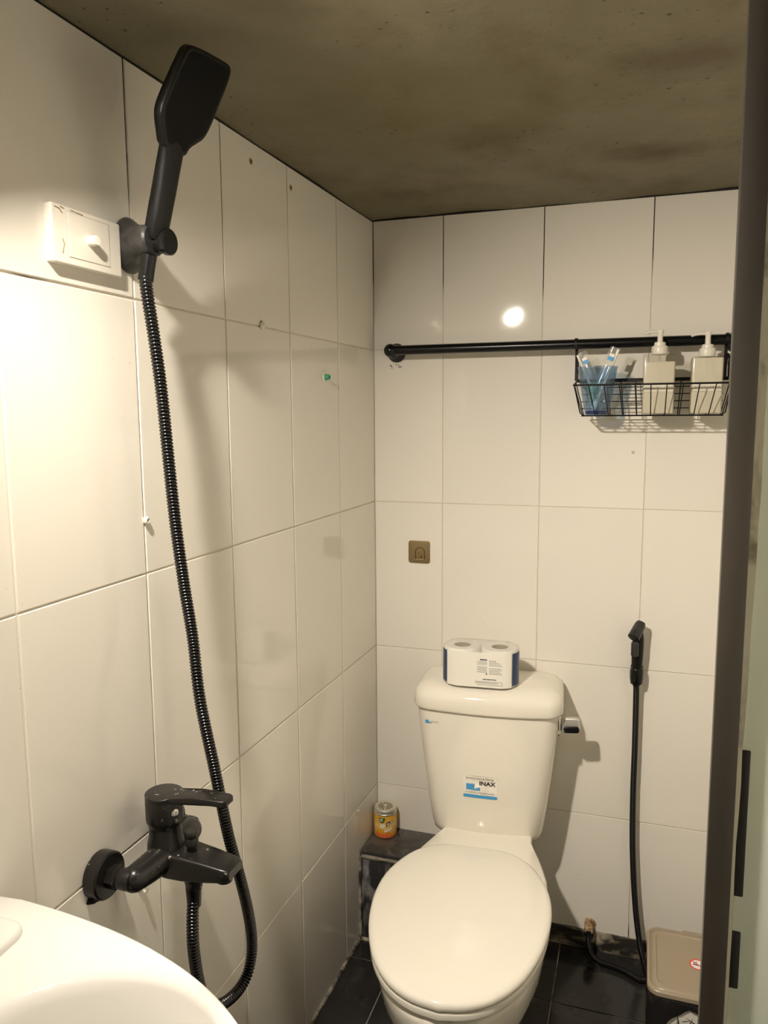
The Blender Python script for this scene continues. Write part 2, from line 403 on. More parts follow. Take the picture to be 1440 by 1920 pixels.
# ---- ceiling
bm = bmesh.new()
nx, ny = 26, 50
def cz(x, y): return ZC + 0.002*math.sin(x*9+y*4)*math.cos(y*7) + 0.0015*math.sin(31*x+13*y)
vs = [[bm.verts.new((-0.3+1.42*i/nx, YF-0.1+2.65*j/ny, cz(-0.3+1.42*i/nx, YF-0.1+2.65*j/ny))) for i in range(nx+1)] for j in range(ny+1)]
for j in range(ny):
    for i in range(nx): bm.faces.new((vs[j][i], vs[j+1][i], vs[j+1][i+1], vs[j][i+1]))
ext = bmesh.ops.extrude_face_region(bm, geom=list(bm.faces))
for v in [e for e in ext['geom'] if isinstance(e, bmesh.types.BMVert)]: v.co.z = ZC+0.12
struct(obj('ceiling', bm, M_CEIL, smooth=30))
# ---- back wall (faces -y)
REC = 0.0022
wb = struct(obj('wall_back', box(-0.15, XR+0.1, REC, 0.12, 0.0, ZC+0.02), M_GROUT))
colx = [A0+0.25*k for k in range(0, 5)]
for (x0, x1) in spans(0.001, XR, colx, 0.0022):
    for (z0, z1) in spans(0.05, ZC-0.0035, ROWS, 0.0022):
        tile(wb, x1-x0, z1-z0, 0.008, M_TILE_B, ((x0+x1)/2, 0.0, (z0+z1)/2), (0, 0, 0), 0.0007, 'tile', 0.0008)
# ---- left wall: built along its own line, then turned a little out of square
wl = struct(obj('wall_left', box(-0.12, -REC, -2.46, 0.02, 0.0, ZC+0.02), M_GROUT))
wl.rotation_euler.z = PHI
for (s0, s1) in spans(-2.44, -0.001, [-(B0+0.25*k) for k in range(0, 9)], 0.0030):
    for (z0, z1) in spans(0.004, ZC-0.004, ROWS, 0.0030):
        o = tile(wl, s1-s0, z1-z0, 0.008, M_TILE_L, (0.0, (s0+s1)/2, (z0+z1)/2), (0, 0, math.pi/2), 0.0012, 'tile', 0.0010)
# ---- right wall and the wall behind the camera
wr = struct(obj('wall_right', box(XR+REC, XR+0.12, YF, 0.1, 0.0, ZC+0.02), M_GROUT))
for (s0, s1) in spans(YF, -0.001, [-0.25*k-0.12 for k in range(0, 10)], 0.0024):
    for (z0, z1) in spans(0.004, ZC-0.006, ROWS, 0.0024):
        tile(wr, s1-s0, z1-z0, 0.008, M_TILE_B, (XR, (s0+s1)/2, (z0+z1)/2), (0, 0, -math.pi/2), 0.0008, 'tile', 0.0008)
wf = struct(obj('wall_front', box(-0.2, XR+0.1, YF-0.12, YF-REC, 0.0, ZC+0.02), M_GROUT))
for (x0, x1) in spans(-0.05, XR, colx, 0.0024):
    for (z0, z1) in spans(0.004, ZC-0.006, ROWS, 0.0024):
        tile(wf, x1-x0, z1-z0, 0.008, M_TILE_B, ((x0+x1)/2, YF, (z0+z1)/2), (0, 0, math.pi), 0.0008, 'tile', 0.0008)
# ---- grimy band under the back wall's tiles, lumpy sealant along the left wall's foot
def lumpy(path, r, seed, sq=1.0, n=8, step=0.006):
    rnd = random.Random(seed); pts = resample([Vector(p) for p in path], step)
    rad = [r*(0.55+0.9*rnd.random()) for _ in pts]
    return tube(pts, lambda i: (rad[max(0, i-1)]+rad[i]+rad[min(len(rad)-1, i+1)])/3, n)
o = struct(obj('baseboard_back', box(0.0, XR, -0.004, 0.004, 0.0, 0.0495, bev=0.0015), M_BASEBAND))
o = struct(obj('trim_1', lumpy([(0.24, 0.001, 0.049), (0.5, 0.0, 0.050), (XR, 0.001, 0.049)], 0.0042, 3), M_BASEBAND))
o = struct(obj('trim_2', lumpy([left(0.001, -0.155, 0.003), left(0.001, -0.3, 0.002), left(0.001, -0.9, 0.002)], 0.0052, 5), M_SEAL))
o = struct(obj('trim_3', lumpy([(0.004, -0.15, 0.002), (0.05, -0.149, 0.003), (0.2, -0.148, 0.002)], 0.006, 9), M_SEAL))
o = struct(obj('trim_4', lumpy([left(0.002, -0.147, 0.004), left(0.002, -0.146, 0.1), left(0.002, -0.146, 0.235)], 0.0045, 11), M_SEAL))

# ================================================================== CORNER LEDGE
lg = thing('corner_ledge', 'dark tiled ledge boxed into the corner behind the toilet', 'ledge', (0, 0, 0))
obj('core', box(0.0, 0.228, -0.132, -0.001, 0.0, 0.240), M_LEDGE_EDGE, lg)
obj('top_tile', box(0.001, 0.232, -0.140, -0.001, 0.2405, 0.2500, bev=0.0012), M_LEDGE_TOP, lg)
obj('front_tile', box(0.001, 0.232, -0.1405, -0.1322, 0.0, 0.2280, bev=0.0012), M_LEDGE_FRONT, lg)
obj('side_tile', box(0.2282, 0.2360, -0.1405, -0.001, 0.0, 0.2400, bev=0.0012), M_LEDGE_FRONT, lg)
obj('edge_mortar', lumpy([(0.003, -0.1385, 0.234), (0.12, -0.1385, 0.2345), (0.232, -0.1385, 0.234)], 0.0055, 21), M_LEDGE_EDGE, lg)

# ================================================================== TOILET
TH = 0.08
toi = thing('toilet', 'cream close-coupled toilet with its lid closed', 'toilet', (0.315, 0.0253, 0.0), TH)
# local frame: x to the right along the tank, -y forward; v = forward distance
LIDW = [(0.338, 0.0), (0.338, 0.045), (0.343, 0.078), (0.362, 0.112), (0.40, 0.144), (0.467, 0.172), (0.535, 0.181), (0.602, 0.177), (0.669, 0.163), (0.737, 0.137), (0.790, 0.098), (0.820, 0.052), (0.8315, 0.0)]
def lid_outline(n=40, grow=0.0, v0=None):
    half = catmull([(v, w_, 0) for v, w_ in LIDW], n)
    pr = [(p.y, -p.x) for p in half]; pl = [(-p.y, -p.x) for p in reversed(half[1:-1])]
    o = ccw(pr+pl); return [tuple(p) for p in offset2(o, -grow)] if grow else o
LO = lid_outline()
seat = obj('seat', slab(lid_outline(grow=-0.002), 0.386, 0.4035, 0.006, 0.004), M_LIDP, toi)
bm = bmesh.new()
o_ = [Vector(p) for p in ccw(LO)]; rings = []
def rg(d, z, crown=0.0): return [(p.x, p.y, z) for p in (offset2(o_, d) if d else o_)]
for d, z in ((0.006, 0.4045), (0.001, 0.4065), (0.0, 0.4095), (0.0, 0.4140), (0.0015, 0.4180), (0.0055, 0.4212), (0.012, 0.4232)): rings.append(rg(d, z))
cx, cy = 0.0, -0.57
for s, z in ((0.80, 0.4258), (0.55, 0.4275), (0.28, 0.4284), (0.05, 0.4286)):
    base = rings[6]; rings.append([(cx+(p[0]-cx)*s, cy+(p[1]-cy)*s, z) for p in base])
obj('seat_lid', loft(bm, rings), M_LIDP, toi)
for sx_ in (-0.068, 0.068):
    obj('hinge', lathe([(0.011, -0.019), (0.012, -0.016), (0.012, 0.016), (0.011, 0.019)], 20, 'X', (sx_, -0.347, 0.4045)), M_LIDP, toi)
# bowl: from the rim down to the foot
def bowl_ring(z, kw, v0, v1, hb):
    # outline in plan: back edge at v0 (half width hb), nose at v1, width scale kw
    pts = []; n = 56
    vc = v0 + (v1-v0)*0.52
    for i in range(n):
        a = 2*math.pi*i/n; s, c = math.sin(a), math.cos(a)
        if c >= 0: x = kw*abs(s)**0.92*math.copysign(1, s); v = vc + (v1-vc)*c**0.98
        else:
            e = abs(c)**0.55; v = vc - (vc-v0)*e
            tt = (vc-v)/(vc-v0); wv = kw + (hb-kw)*(3*tt*tt-2*tt**3)
            x = math.copysign(min(1.0, abs(s)**0.5), s)*wv if abs(s) > 1e-6 else 0.0
        if c < 0: x += 0.018*tt
        pts.append((x, -v, z))
    return pts
RB = [(0.0, 0.112, 0.20, 0.640, 0.085), (0.03, 0.110, 0.20, 0.632, 0.085), (0.09, 0.108, 0.20, 0.634, 0.085), (0.15, 0.114, 0.19, 0.668, 0.088), (0.20, 0.130, 0.175, 0.722, 0.092),
      (0.25, 0.151, 0.155, 0.772, 0.098), (0.30, 0.167, 0.13, 0.804, 0.104), (0.34, 0.1735, 0.115, 0.818, 0.108), (0.366, 0.1765, 0.11, 0.8245, 0.110), (0.377, 0.175, 0.112, 0.8225, 0.109), (0.3845, 0.168, 0.118, 0.813, 0.104), (0.3850, 0.12, 0.16, 0.76, 0.09)]
obj('bowl', loft(bmesh.new(), [bowl_ring(*r) for r in RB]), M_PORC, toi, 50)
# raised shelf between hinge and tank
bm = bmesh.new()
rings = []
for z, g_ in ((0.372, 0.0), (0.3985, 0.0), (0.4025, 0.003), (0.4040, 0.010)):
    o2 = [(-0.088, -0.12), (-0.088, -0.25), (-0.094, -0.30), (-0.098, -0.345), (0.0, -0.352), (0.128, -0.345), (0.132, -0.30), (0.126, -0.25), (0.124, -0.12)]
    o2 = ccw(o2); rings.append([(p.x, p.y, z) for p in (offset2(o2, g_) if g_ else [Vector(q) for q in o2])])
RN = []
obj('tank_shelf', loft(bm, [[(p[0], p[1], p[2]-0.018) for p in r] for r in rings]), M_PORC, toi)
# tank
TC = 0.011
def tank_ring(z, hw, v0, v1, r, bulge, c=TC):
    pts = rrect(-hw, hw, -v1, -v0, r, 6); out = []
    # add points along the front edge so that it can bow outwards
    n = 14; res = []
    for i, p in enumerate(pts):
        res.append(p); q = pts[(i+1) % len(pts)]
        if p[1] < -v1+1e-6 and q[1] < -v1+1e-6 and abs(q[0]-p[0]) > 0.02:
            for k in range(1, n): res.append((p[0]+(q[0]-p[0])*k/n, p[1]))
    for x, y in res:
        fr = max(0.0, min(1.0, (-y-(v0+v1)/2)/((v1-v0)/2)))
        out.append((x+c, y - bulge*(1-(x/hw)**2)*fr, z))
    return out
TR = [(0.359, 0.118, 0.060, 0.176, 0.030, 0.012), (0.362, 0.128, 0.052, 0.187, 0.034, 0.014), (0.370, 0.1345, 0.047, 0.194, 0.036, 0.016), (0.386, 0.1385, 0.043, 0.199, 0.037, 0.017),
      (0.45, 0.1475, 0.040, 0.204, 0.038, 0.018), (0.55, 0.159, 0.037, 0.209, 0.039, 0.019), (0.64, 0.169, 0.035, 0.213, 0.039, 0.019), (0.685, 0.1725, 0.034, 0.215, 0.039, 0.019), (0.6915, 0.1728, 0.034, 0.215, 0.039, 0.019)]
obj('tank', loft(bmesh.new(), [tank_ring(*r) for r in TR]), M_PORC, toi, 50)
LR = [(0.6935, 0.1735, 0.033, 0.216, 0.038, 0.019), (0.6950, 0.1795, 0.029, 0.221, 0.040, 0.020), (0.700, 0.1812, 0.028, 0.2225, 0.040, 0.020), (0.722, 0.1805, 0.028, 0.222, 0.040, 0.020), (0.734, 0.177, 0.0305, 0.219, 0.040, 0.019),
      (0.743, 0.1685, 0.037, 0.2115, 0.038, 0.018), (0.7490, 0.156, 0.046, 0.201, 0.035, 0.016), (0.7530, 0.138, 0.058, 0.188, 0.030, 0.013), (0.7545, 0.10, 0.08, 0.165, 0.02, 0.008)]
obj('tank_lid', loft(bmesh.new(), [tank_ring(*r) for r in LR]), M_PORC, toi, 60)
# flush lever on the tank's right side
bm = box(TC+0.166, TC+0.176, -0.192, -0.148, 0.640, 0.684, bev=0.006, seg=3)
lv = obj('flush_lever', bm, M_CHROME, toi)
lev = slab(rrect(0.0, 0.046, -0.019, 0.019, 0.009), -0.007, 0.007, 0.005, 0.005)
xf(lev, T(TC+0.1755, -0.170, 0.662) @ Matrix.Rotation(math.radians(-4), 4, 'Y') @ RX90)
obj('lever_blade', lev, mat('brushed_chrome', (0.62, 0.60, 0.55), 0.34, metal=0.6), lv)
lev = slab(rrect(0.006, 0.043, -0.016, 0.0, 0.006), -0.0035, 0.0035, 0.003, 0.003)
xf(lev, T(TC+0.1755, -0.1815, 0.662) @ Matrix.Rotation(math.radians(-4), 4, 'Y') @ RX90)
obj('lever_grip', lev, M_BLACKG, lv)
# printed logo and the paper sticker (drawn flat, then bent on to the tank's face)
def tank_v(x, z):
    z = max(TR[0][0], min(TR[-1][0], z))
    for i in range(len(TR)-1):
        if TR[i][0] <= z <= TR[i+1][0]:
            k = (z-TR[i][0])/(TR[i+1][0]-TR[i][0]); r = [TR[i][j]+(TR[i+1][j]-TR[i][j])*k for j in range(6)]
            return r[3] + r[5]*(1-((x-TC)/r[1])**2)
def on_tank(bm, x, z, lift):
    """flat XY drawing (mm scale in metres) -> on the tank's front"""
    bmesh.ops.subdivide_edges(bm, edges=[e for e in bm.edges if e.calc_length() > 0.012], cuts=3, use_grid_fill=True)
    for v in bm.verts:
        X, Z, d = v.co.x+x, v.co.y+z, v.co.z
        v.co = Vector((X, -(tank_v(X, Z)+lift+d), Z))
    return bm
def poly(pts, th=0.0002):
    bm = bmesh.new(); loft(bm, [[(x, y, 0) for x, y in pts], [(x, y, th) for x, y in pts]]); return bm
SX, SZ = 0.0, 0.508
st = obj('sticker', on_tank(slab(rrect(-0.042, 0.042, -0.0285, 0.0285, 0.004), 0, 0.0003), SX, SZ, 0.0006), M_STICK, toi, 30)
st['label'] = 'rectangular paper sticker with blue bar'
obj('sticker_bar', on_tank(poly(rrect(-0.0415, 0.0415, -0.0285, -0.0205, 0.003)), SX, SZ, 0.0011), M_CYAN, st, 30)
def inax_mark(k): return [[(-0.0330*k, -0.0075*k), (-0.0330*k, 0.0085*k), (-0.0120*k, 0.0085*k), (-0.0135*k, 0.0035*k), (-0.0135*k, -0.0075*k)],
                          [(-0.0137*k, -0.0075*k), (-0.0137*k, -0.0045*k), (0.0005*k, 0.0010*k), (0.0005*k, -0.0075*k)]]
for pl_ in inax_mark(1.0): obj('logo_block', on_tank(poly(pl_), SX-0.001, SZ-0.001, 0.0011), M_CYAN, st, 30)
obj('lettering', on_tank(text_bm('INAX', 0.0150, bold=0.0004, sx=1.08), SX+0.0170, SZ+0.0105, 0.0011), M_BLACKINK, st, 30)
obj('lettering', on_tank(text_bm('Sanitary ware & Fittings', 0.0078, sx=0.92), SX-0.001, SZ+0.0225, 0.0011), M_BROWNINK, st, 30)
bm = bmesh.new(); xx = -0.036; rn = random.Random(8)
while xx < 0.034:                                   # a line of print too small to read
    w_ = rn.uniform(0.0010, 0.0024); h_ = rn.uniform(0.0010, 0.0022)
    merge(bm, poly([(xx, -0.0155), (xx+w_, -0.0155), (xx+w_, -0.0155+h_), (xx, -0.0155+h_)])); xx += w_+(0.0008 if rn.random() < 0.8 else 0.0026)
obj('fine_print', on_tank(bm, SX, SZ, 0.0011), M_BROWNINK, st, 0)
lgm = bmesh.new()
for pl_ in inax_mark(0.46): merge(lgm, poly(pl_))
obj('logo_mark', on_tank(lgm, -0.1215, 0.6615, 0.0006), M_CYAN, toi, 30)
obj('logo_lettering', on_tank(text_bm('INAX', 0.0075, sx=1.05), -0.1118, 0.6622, 0.0006), M_INKL, toi, 30)

# ================================================================== TOILET ROLL PACK on the tank
tp = thing('toilet_roll_pack', 'two toilet rolls in clear film on top of the toilet tank', 'toilet paper', (0.3215, -0.1465, 0.7550), TH)
RR, RH = 0.0455, 0.092
for sx_ in (-1, 1):
    rl = obj('roll', lathe([(0.020, 0.004), (RR-0.003, 0.001), (RR, 0.004), (RR, RH-0.004), (RR-0.003, RH), (0.021, RH), (0.020, RH-0.002), (0.020, 0.004)], 40, 'Z', (sx_*RR*1.0, 0, 0), False, False), M_PAPER, tp, 50)
    obj('core', lathe([(0.0195, 0.004), (0.0195, RH-0.001), (0.0185, RH-0.001), (0.0185, 0.004)], 28, 'Z', (sx_*RR, 0, 0), False, False), M_CORE, rl)
    obj('core_fold', box(sx_*RR-0.0165, sx_*RR+0.0165, -0.006, 0.004, 0.05, RH-0.008, bev=0.003), M_CORE, rl)
def stadium(r, l, n=14):
    pts = []
    for k in range(n+1): a = -math.pi/2+math.pi*k/n; pts.append((l+r*math.cos(a), r*math.sin(a)))
    for k in range(n+1): a = math.pi/2+math.pi*k/n; pts.append((-l+r*math.cos(a), r*math.sin(a)))
    return pts
rnd = random.Random(4)
bm = slab(stadium(RR+0.0012, RR), 0.0, RH+0.0025, 0.008, 0.004)
bmesh.ops.subdivide_edges(bm, edges=[e for e in bm.edges if e.calc_length() > 0.02], cuts=3, use_grid_fill=True)
for v in bm.verts:
    if v.co.z > RH-0.004: v.co.z += rnd.uniform(-0.0015, 0.0022)
obj('film', bm, M_CLEAR, tp, 20)
def wrap_patch(u0, u1, z0, z1, off, n=10):
    """patch on the stadium side; u runs along the front from left (-) to right (+)"""
    r = RR+0.0012+off; bm = bmesh.new(); cols = []
    for k in range(n+1):
        u = u0+(u1-u0)*k/n
        if abs(u) <= RR: x, y = u, -r
        else:
            a = (abs(u)-RR)/r; x = math.copysign(RR+r*math.sin(a), u); y = -r*math.cos(a)
        cols.append((x, y))
    q = [(x*1.0, y) for x, y in cols]
    nn = []
    for k, (x, y) in enumerate(q):
        cxk = max(-RR, min(RR, x)); d = Vector((x-cxk, y)); d = d.normalized() if d.length > 1e-6 else Vector((0, -1))
        nn.append((x+d.x*0.0003, y+d.y*0.0003))
    rings = [[(x, y, z0) for x, y in q], [(x, y, z1) for x, y in q], [(x, y, z1) for x, y in nn], [(x, y, z0) for x, y in nn]]
    vs = [[bm.verts.new(p) for p in r_] for r_ in rings]
    for i in range(4):
        for k in range(n): bm.faces.new((vs[i][k], vs[i][k+1], vs[(i+1) % 4][k+1], vs[(i+1) % 4][k]))
    bm.faces.new([vs[i][0] for i in range(4)]); bm.faces.new([vs[i][n] for i in range(4)])
    return bm
p_ = obj('label_panel', wrap_patch(-0.080, 0.080, 0.003, 0.0885, 0.0004, 24), M_STICK, tp, 30)
for sgn in (-1, 1):
    obj('blue_side', wrap_patch(sgn*0.083, sgn*0.116, 0.006, 0.086, 0.0005, 12), M_NAVY, tp, 30)['label'] = 'navy printed end'
obj('print_line', wrap_patch(0.003, 0.020, 0.0700, 0.0727, 0.0009, 3), M_INK, p_, 30)
for k in range(9):
    if k == 3: continue
    obj('print_line', wrap_patch(-0.004+0.003*(k % 2), 0.020, 0.066-0.0032*k, 0.0671-0.0032*k, 0.0009, 3), M_INKL, p_, 30)
    obj('print_line', wrap_patch(0.025, 0.050+0.003*(k % 3), 0.0640-0.0034*k, 0.0651-0.0034*k, 0.0009, 4), M_INKL, p_, 30)
for k in range(3):
    obj('print_mark', wrap_patch(0.0255+0.006*k, 0.0285+0.006*k, 0.0672, 0.0702, 0.0009, 2), M_INKL, p_, 30)
obj('print_mark', wrap_patch(0.0172, 0.0205, 0.0352, 0.0384, 0.0009, 2), M_INK, p_, 30)
for k, (a_, b2_) in enumerate(((0.010, 0.042), (-0.008, 0.056), (-0.008, 0.058), (-0.004, 0.058))):
    obj('print_line', wrap_patch(a_, b2_, (0.0225, 0.0165, 0.0135, 0.0090)[k], (0.0243, 0.0178, 0.0148, 0.0103)[k], 0.0009, 4), M_INKL if k else M_INK, p_, 30)

# ================================================================== AIR FRESHENER JAR on the ledge
jr = thing('air_freshener_jar', 'orange air freshener tin with slotted silver lid on the corner ledge', 'air freshener', (0.0365, -0.0395, 0.2500))
R = 0.0315
obj('jar_body', lathe([(R-0.006, 0.0), (R-0.001, 0.003), (R, 0.007), (R, 0.062), (R-0.0015, 0.066), (R-0.003, 0.070)], 40), M_JAR, jr)
ld = obj('jar_lid', lathe([(R-0.0025, 0.0655), (R+0.0004, 0.0665), (R+0.0004, 0.070), (R-0.0008, 0.0712), (R+0.0002, 0.0725), (R+0.0002, 0.0790), (R-0.0015, 0.0815), (R-0.006, 0.0823), (R-0.009, 0.0815), (0.0, 0.0815)], 40, cap1=False), M_TIN, jr)
for k in range(14):
    a = 2*math.pi*k/14
    s_ = slab([(0.0055, -0.0006), (0.0200, -0.0022), (0.0215, 0.0), (0.0200, 0.0022), (0.0055, 0.0006)], 0.0812, 0.0819)
    xf(s_, Matrix.Rotation(a, 4, 'Z') @ Matrix.Rotation(0.25, 4, 'Z')); obj('slot', s_, M_SLOT, ld, 20)
obj('lid_boss', lathe([(0.006, 0.0812), (0.0055, 0.0835), (0.003, 0.0842), (0.0, 0.0842)], 20, cap1=False), M_TIN, ld)
def cyl_poly(pts, r, a0, th=0.0003, sub=3):
    """flat (arc length, height) outline wrapped on a cylinder about z, centred on angle a0"""
    bm = poly(pts, th); bmesh.ops.subdivide_edges(bm, edges=[e for e in bm.edges if e.calc_length() > 0.004], cuts=sub, use_grid_fill=True)
    bmesh.ops.triangulate(bm, faces=[f for f in bm.faces if len(f.verts) > 4])
    return cyl_wrap(bm, r, a0)
def cyl_wrap(bm, r, a0):
    for v in bm.verts:
        a = a0+v.co.x/r; rr_ = r+v.co.z; v.co = Vector((rr_*math.cos(a), rr_*math.sin(a), v.co.y))
    return bm
AC = math.atan2(-1.9, 0.64)                          # towards the room
def arc(cx_, cy_, rx, ry, a0, a1, n=10): return [(cx_+rx*math.cos(math.radians(a0+(a1-a0)*k/n)), cy_+ry*math.sin(math.radians(a0+(a1-a0)*k/n))) for k in range(n+1)]
bd = obj('green_badge', cyl_poly([(-0.0195, 0.0615)] + arc(-0.0105, 0.0605, 0.0095, 0.0135, 190, 350) + [(0.0, 0.0615)], R, AC, 0.0004), M_GREEN, jr, 30)
for (a_, b2_, zz_) in ((-0.0175, -0.0070, 0.0560), (-0.0145, -0.0075, 0.0520)):
    obj('badge_print', cyl_poly([(a_, zz_), (b2_, zz_+0.0008), (b2_, zz_+0.0030), (a_, zz_+0.0022)], R+0.0005, AC), M_PALE, bd, 30)
em = obj('dark_emblem', cyl_poly([(0.0025, 0.0350), (0.0025, 0.0500), (0.0110, 0.0508), (0.0185, 0.0535), (0.0200, 0.0500), (0.0165, 0.0450), (0.0100, 0.0420)], R, AC, 0.0004), M_PURPLE, jr, 30)
obj('emblem_print', cyl_poly([(0.0050, 0.0395), (0.0050, 0.0485), (0.0070, 0.0485), (0.0070, 0.0455), (0.0125, 0.0468), (0.0160, 0.0490), (0.0160, 0.0465), (0.0070, 0.0425), (0.0065, 0.0395)], R+0.0005, AC), M_PALE, em, 30)
obj('emblem_dot', cyl_poly(arc(0.0168, 0.0505, 0.0022, 0.0022, 0, 330), R+0.0005, AC), M_PALE, em, 30)
obj('script_print', cyl_poly([(-0.004, 0.021), (-0.003, 0.027), (0.001, 0.026), (0.004, 0.030), (0.008, 0.028), (0.010, 0.033), (0.012, 0.029), (0.019, 0.034), (0.019, 0.030), (0.012, 0.024), (0.004, 0.0225)], R, AC, 0.0003), M_PALE, jr, 30)
obj('flower_print', cyl_poly(arc(-0.0135, 0.0255, 0.0055, 0.0055, 0, 340, 12), R, AC, 0.0003), mat('flower_yellow', (0.88, 0.55, 0.03), 0.3), jr, 30)
obj('flower_print', cyl_poly(arc(-0.0130, 0.0260, 0.0020, 0.0020, 0, 340, 8), R+0.0004, AC, 0.0003), mat('flower_heart', (0.35, 0.08, 0.01), 0.3), jr, 30)
obj('blossom_print', cyl_poly([(-0.016, 0.034), (-0.014, 0.045), (-0.008, 0.0435), (-0.002, 0.044), (-0.001, 0.036), (-0.007, 0.033)], R, AC, 0.0003), M_PALE, jr, 30)

# ================================================================== ADHESIVE HOOK on the back wall
hk = thing('adhesive_wall_hook', 'square bronze adhesive plate with a folded hook on the back wall', 'wall hook', (0.124, -0.0002, 1.043))
pl = obj('plate', xf(slab(rrect(-0.0295, 0.0295, -0.0300, 0.0300, 0.0065), 0, 0.0032, 0.001), RX90), M_BRONZE, hk)
arch = arc(0.0025, 0.000, 0.0125, 0.0125, 0, 180, 14); po = [(0.015, -0.019)] + arch + [(-0.010, -0.019)]
tb = tube([(x, -0.0034, z) for x, z in po], 0.0011, 8); obj('arch_groove', tb, mat('dark_bronze', (0.09, 0.06, 0.02), 0.45, metal=0.6), pl)
tb = tube([(-0.0135, -0.0036, -0.0195), (0.0155, -0.0036, -0.0195)], 0.0010, 8); obj('fold_line', tb, M_BRONZE, pl)
tb = tube(catmull([(-0.002, -0.004, -0.005), (0.005, -0.006, -0.004), (0.0065, -0.0065, -0.010), (0.004, -0.006, -0.0145), (-0.002, -0.004, -0.0145)], 20), 0.0016, 8); obj('hook_tongue', tb, M_BRONZE, hk)

# ================================================================== TOWEL ROD
RY, RZ = -0.050, 1.5685
rod = thing('towel_rod', 'long black metal rail fixed across the back wall', 'towel rail', (0.0, 0.0, RZ))
obj('bar', lathe([(0.0118, 0.066), (0.0118, 0.872)], 28, 'X', (0, RY, 0)), M_BLACKG, rod)
for x_ in (0.064, 0.874):
    obj('mount', lathe([(0.024, -0.0005), (0.0245, -0.004), (0.022, -0.010), (0.016, -0.016), (0.0135, -0.024), (0.0135, -0.040)], 32, 'Y', (x_, 0, -0.003)), M_BLACKG, rod)
    bmx = bmesh.new(); bmesh.ops.create_uvsphere(bmx, u_segments=24, v_segments=14, radius=0.0168, matrix=T(x_-0.002 if x_ < 0.5 else x_, RY, 0)); obj('end_ball', bmx, M_BLACKG, rod)
bm = bmesh.new(); rn = random.Random(2)
for k in range(9):
    x_ = 0.864-0.012*rn.random(); z_ = -0.02-0.028*rn.random()
    merge(bm, lumpy([(x_, -0.0015, z_), (x_+rn.uniform(-.004, .004), -0.0015, z_-0.008)], 0.0022, k, step=0.002))
obj('tape_residue', bm, M_BLACK, rod)
bm = bmesh.new()
for k in range(8):
    x_ = 0.045+0.03*rn.random(); z_ = -0.030-0.012*rn.random()
    merge(bm, lathe([(0.0002, -0.001), (0.0014, -0.0006), (0.0014, 0.0006)], 8, 'Y', (x_, -0.0006, z_)))
obj('paint_specks', bm, M_HOLE, rod)['kind'] = 'stuff'

# ================================================================== WIRE BASKET
bk = thing('wire_basket', 'small black wire basket hung from the towel rail', 'basket', (0.69, -0.085, 1.402))
def bw(name, pts, r=0.0013, m=M_BLACK): return obj(name, tube([(x-0.69, y+0.085, z-1.402) for x, y, z in pts], r, 8), m, bk)
bx0, bx1, by0, by1 = 0.526, 0.858, -0.028, -0.148     # rim
cx0, cx1, cy0, cy1 = 0.545, 0.842, -0.036, -0.126     # bottom
zr, zb, zk = 1.4700, 1.4015, 1.4840
bw('front_rim', [(bx0, by1+0.01, zr), (bx0+0.004, by1+0.002, zr), (bx0+0.012, by1, zr), (bx1-0.012, by1, zr), (bx1-0.004, by1+0.002, zr), (bx1, by1+0.01, zr)], 0.0021)
for x_ in (bx0, bx1):
    bw('side_rim', [(x_, by0, zk+0.045 if x_ < 0.6 else zk+0.045), (x_, by0-0.002, zk), (x_, by1+0.02, zr+0.001), (x_, by1+0.01, zr)], 0.0021)
obj('back_rail', box(bx0-0.69, bx1-0.69, by0+0.085-0.001, by0+0.085+0.002, zk-1.402-0.004, zk-1.402+0.004), M_BLACK, bk)
bw('bottom_rim', [(cx0, cy1, zb), (cx1, cy1, zb), (cx1, cy0, zb), (cx0, cy0, zb), (cx0, cy1, zb)], 0.0016)
for k in range(1, 10):
    f_ = k/10; xt = bx0+(bx1-bx0)*f_; xb_ = cx0+(cx1-cx0)*f_
    bw('cross_wire', [(xt, by1, zr), (xb_, cy1+0.0, zb), (xb_, cy0, zb), (xt, by0, zk)], 0.0012)
for k in range(1, 5):
    z_ = zb+(zk-zb)*k/5
    y_ = cy0+(by0-cy0)*k/5
    bw('back_wire', [(bx0+0.01, y_, z_), (bx1-0.01, y_, z_)], 0.0011)
for k in range(1, 4):
    y_ = cy1+(cy0-cy1)*k/4; bw('bottom_wire', [(cx0, y_, zb), (cx1, y_, zb)], 0.0011)
for xt, xb_ in ((bx0, cx0), (bx1, cx1)):
    bw('corner_wire', [(xt+0.002*(1 if xt < .6 else -1), by1+0.004, zr), (xb_-0.004*(1 if xt < .6 else -1), cy1+0.002, zb+0.006), (xb_+0.006*(1 if xt < .6 else -1), cy1, zb)], 0.0015)
    bw('side_wire', [(xt, (by0+by1)/2-0.03, (zr+zk)/2-0.004), (xb_, (cy0+cy1)/2-0.02, zb)], 0.0012)
    bw('side_wire', [(xt, (by0+by1)/2+0.02, (zr+zk)/2), (xb_, (cy0+cy1)/2+0.02, zb)], 0.0012)
for x_ in (0.523, 0.850):
    pts = [(RY+0.0135*math.sin(a), RZ+0.0135*math.cos(a)) for a in [math.radians(d) for d in (-120, -90, -60, -30, 0, 30, 60, 90, 110)]]
    pth = pts + [(by0-0.001, RZ-0.03), (by0-0.001, zk+0.0)]
    bm = bmesh.new()
    loft(bm, [[(x_-0.0035-0.69, y+0.085, z-1.402), (x_+0.0035-0.69, y+0.085, z-1.402), (x_+0.0035-0.69, y+0.085-0.0016, z-1.402+0.0008), (x_-0.0035-0.69, y+0.085-0.0016, z-1.402+0.0008)] for y, z in pth])
    obj('hanger', bm, M_BLACK, bk)

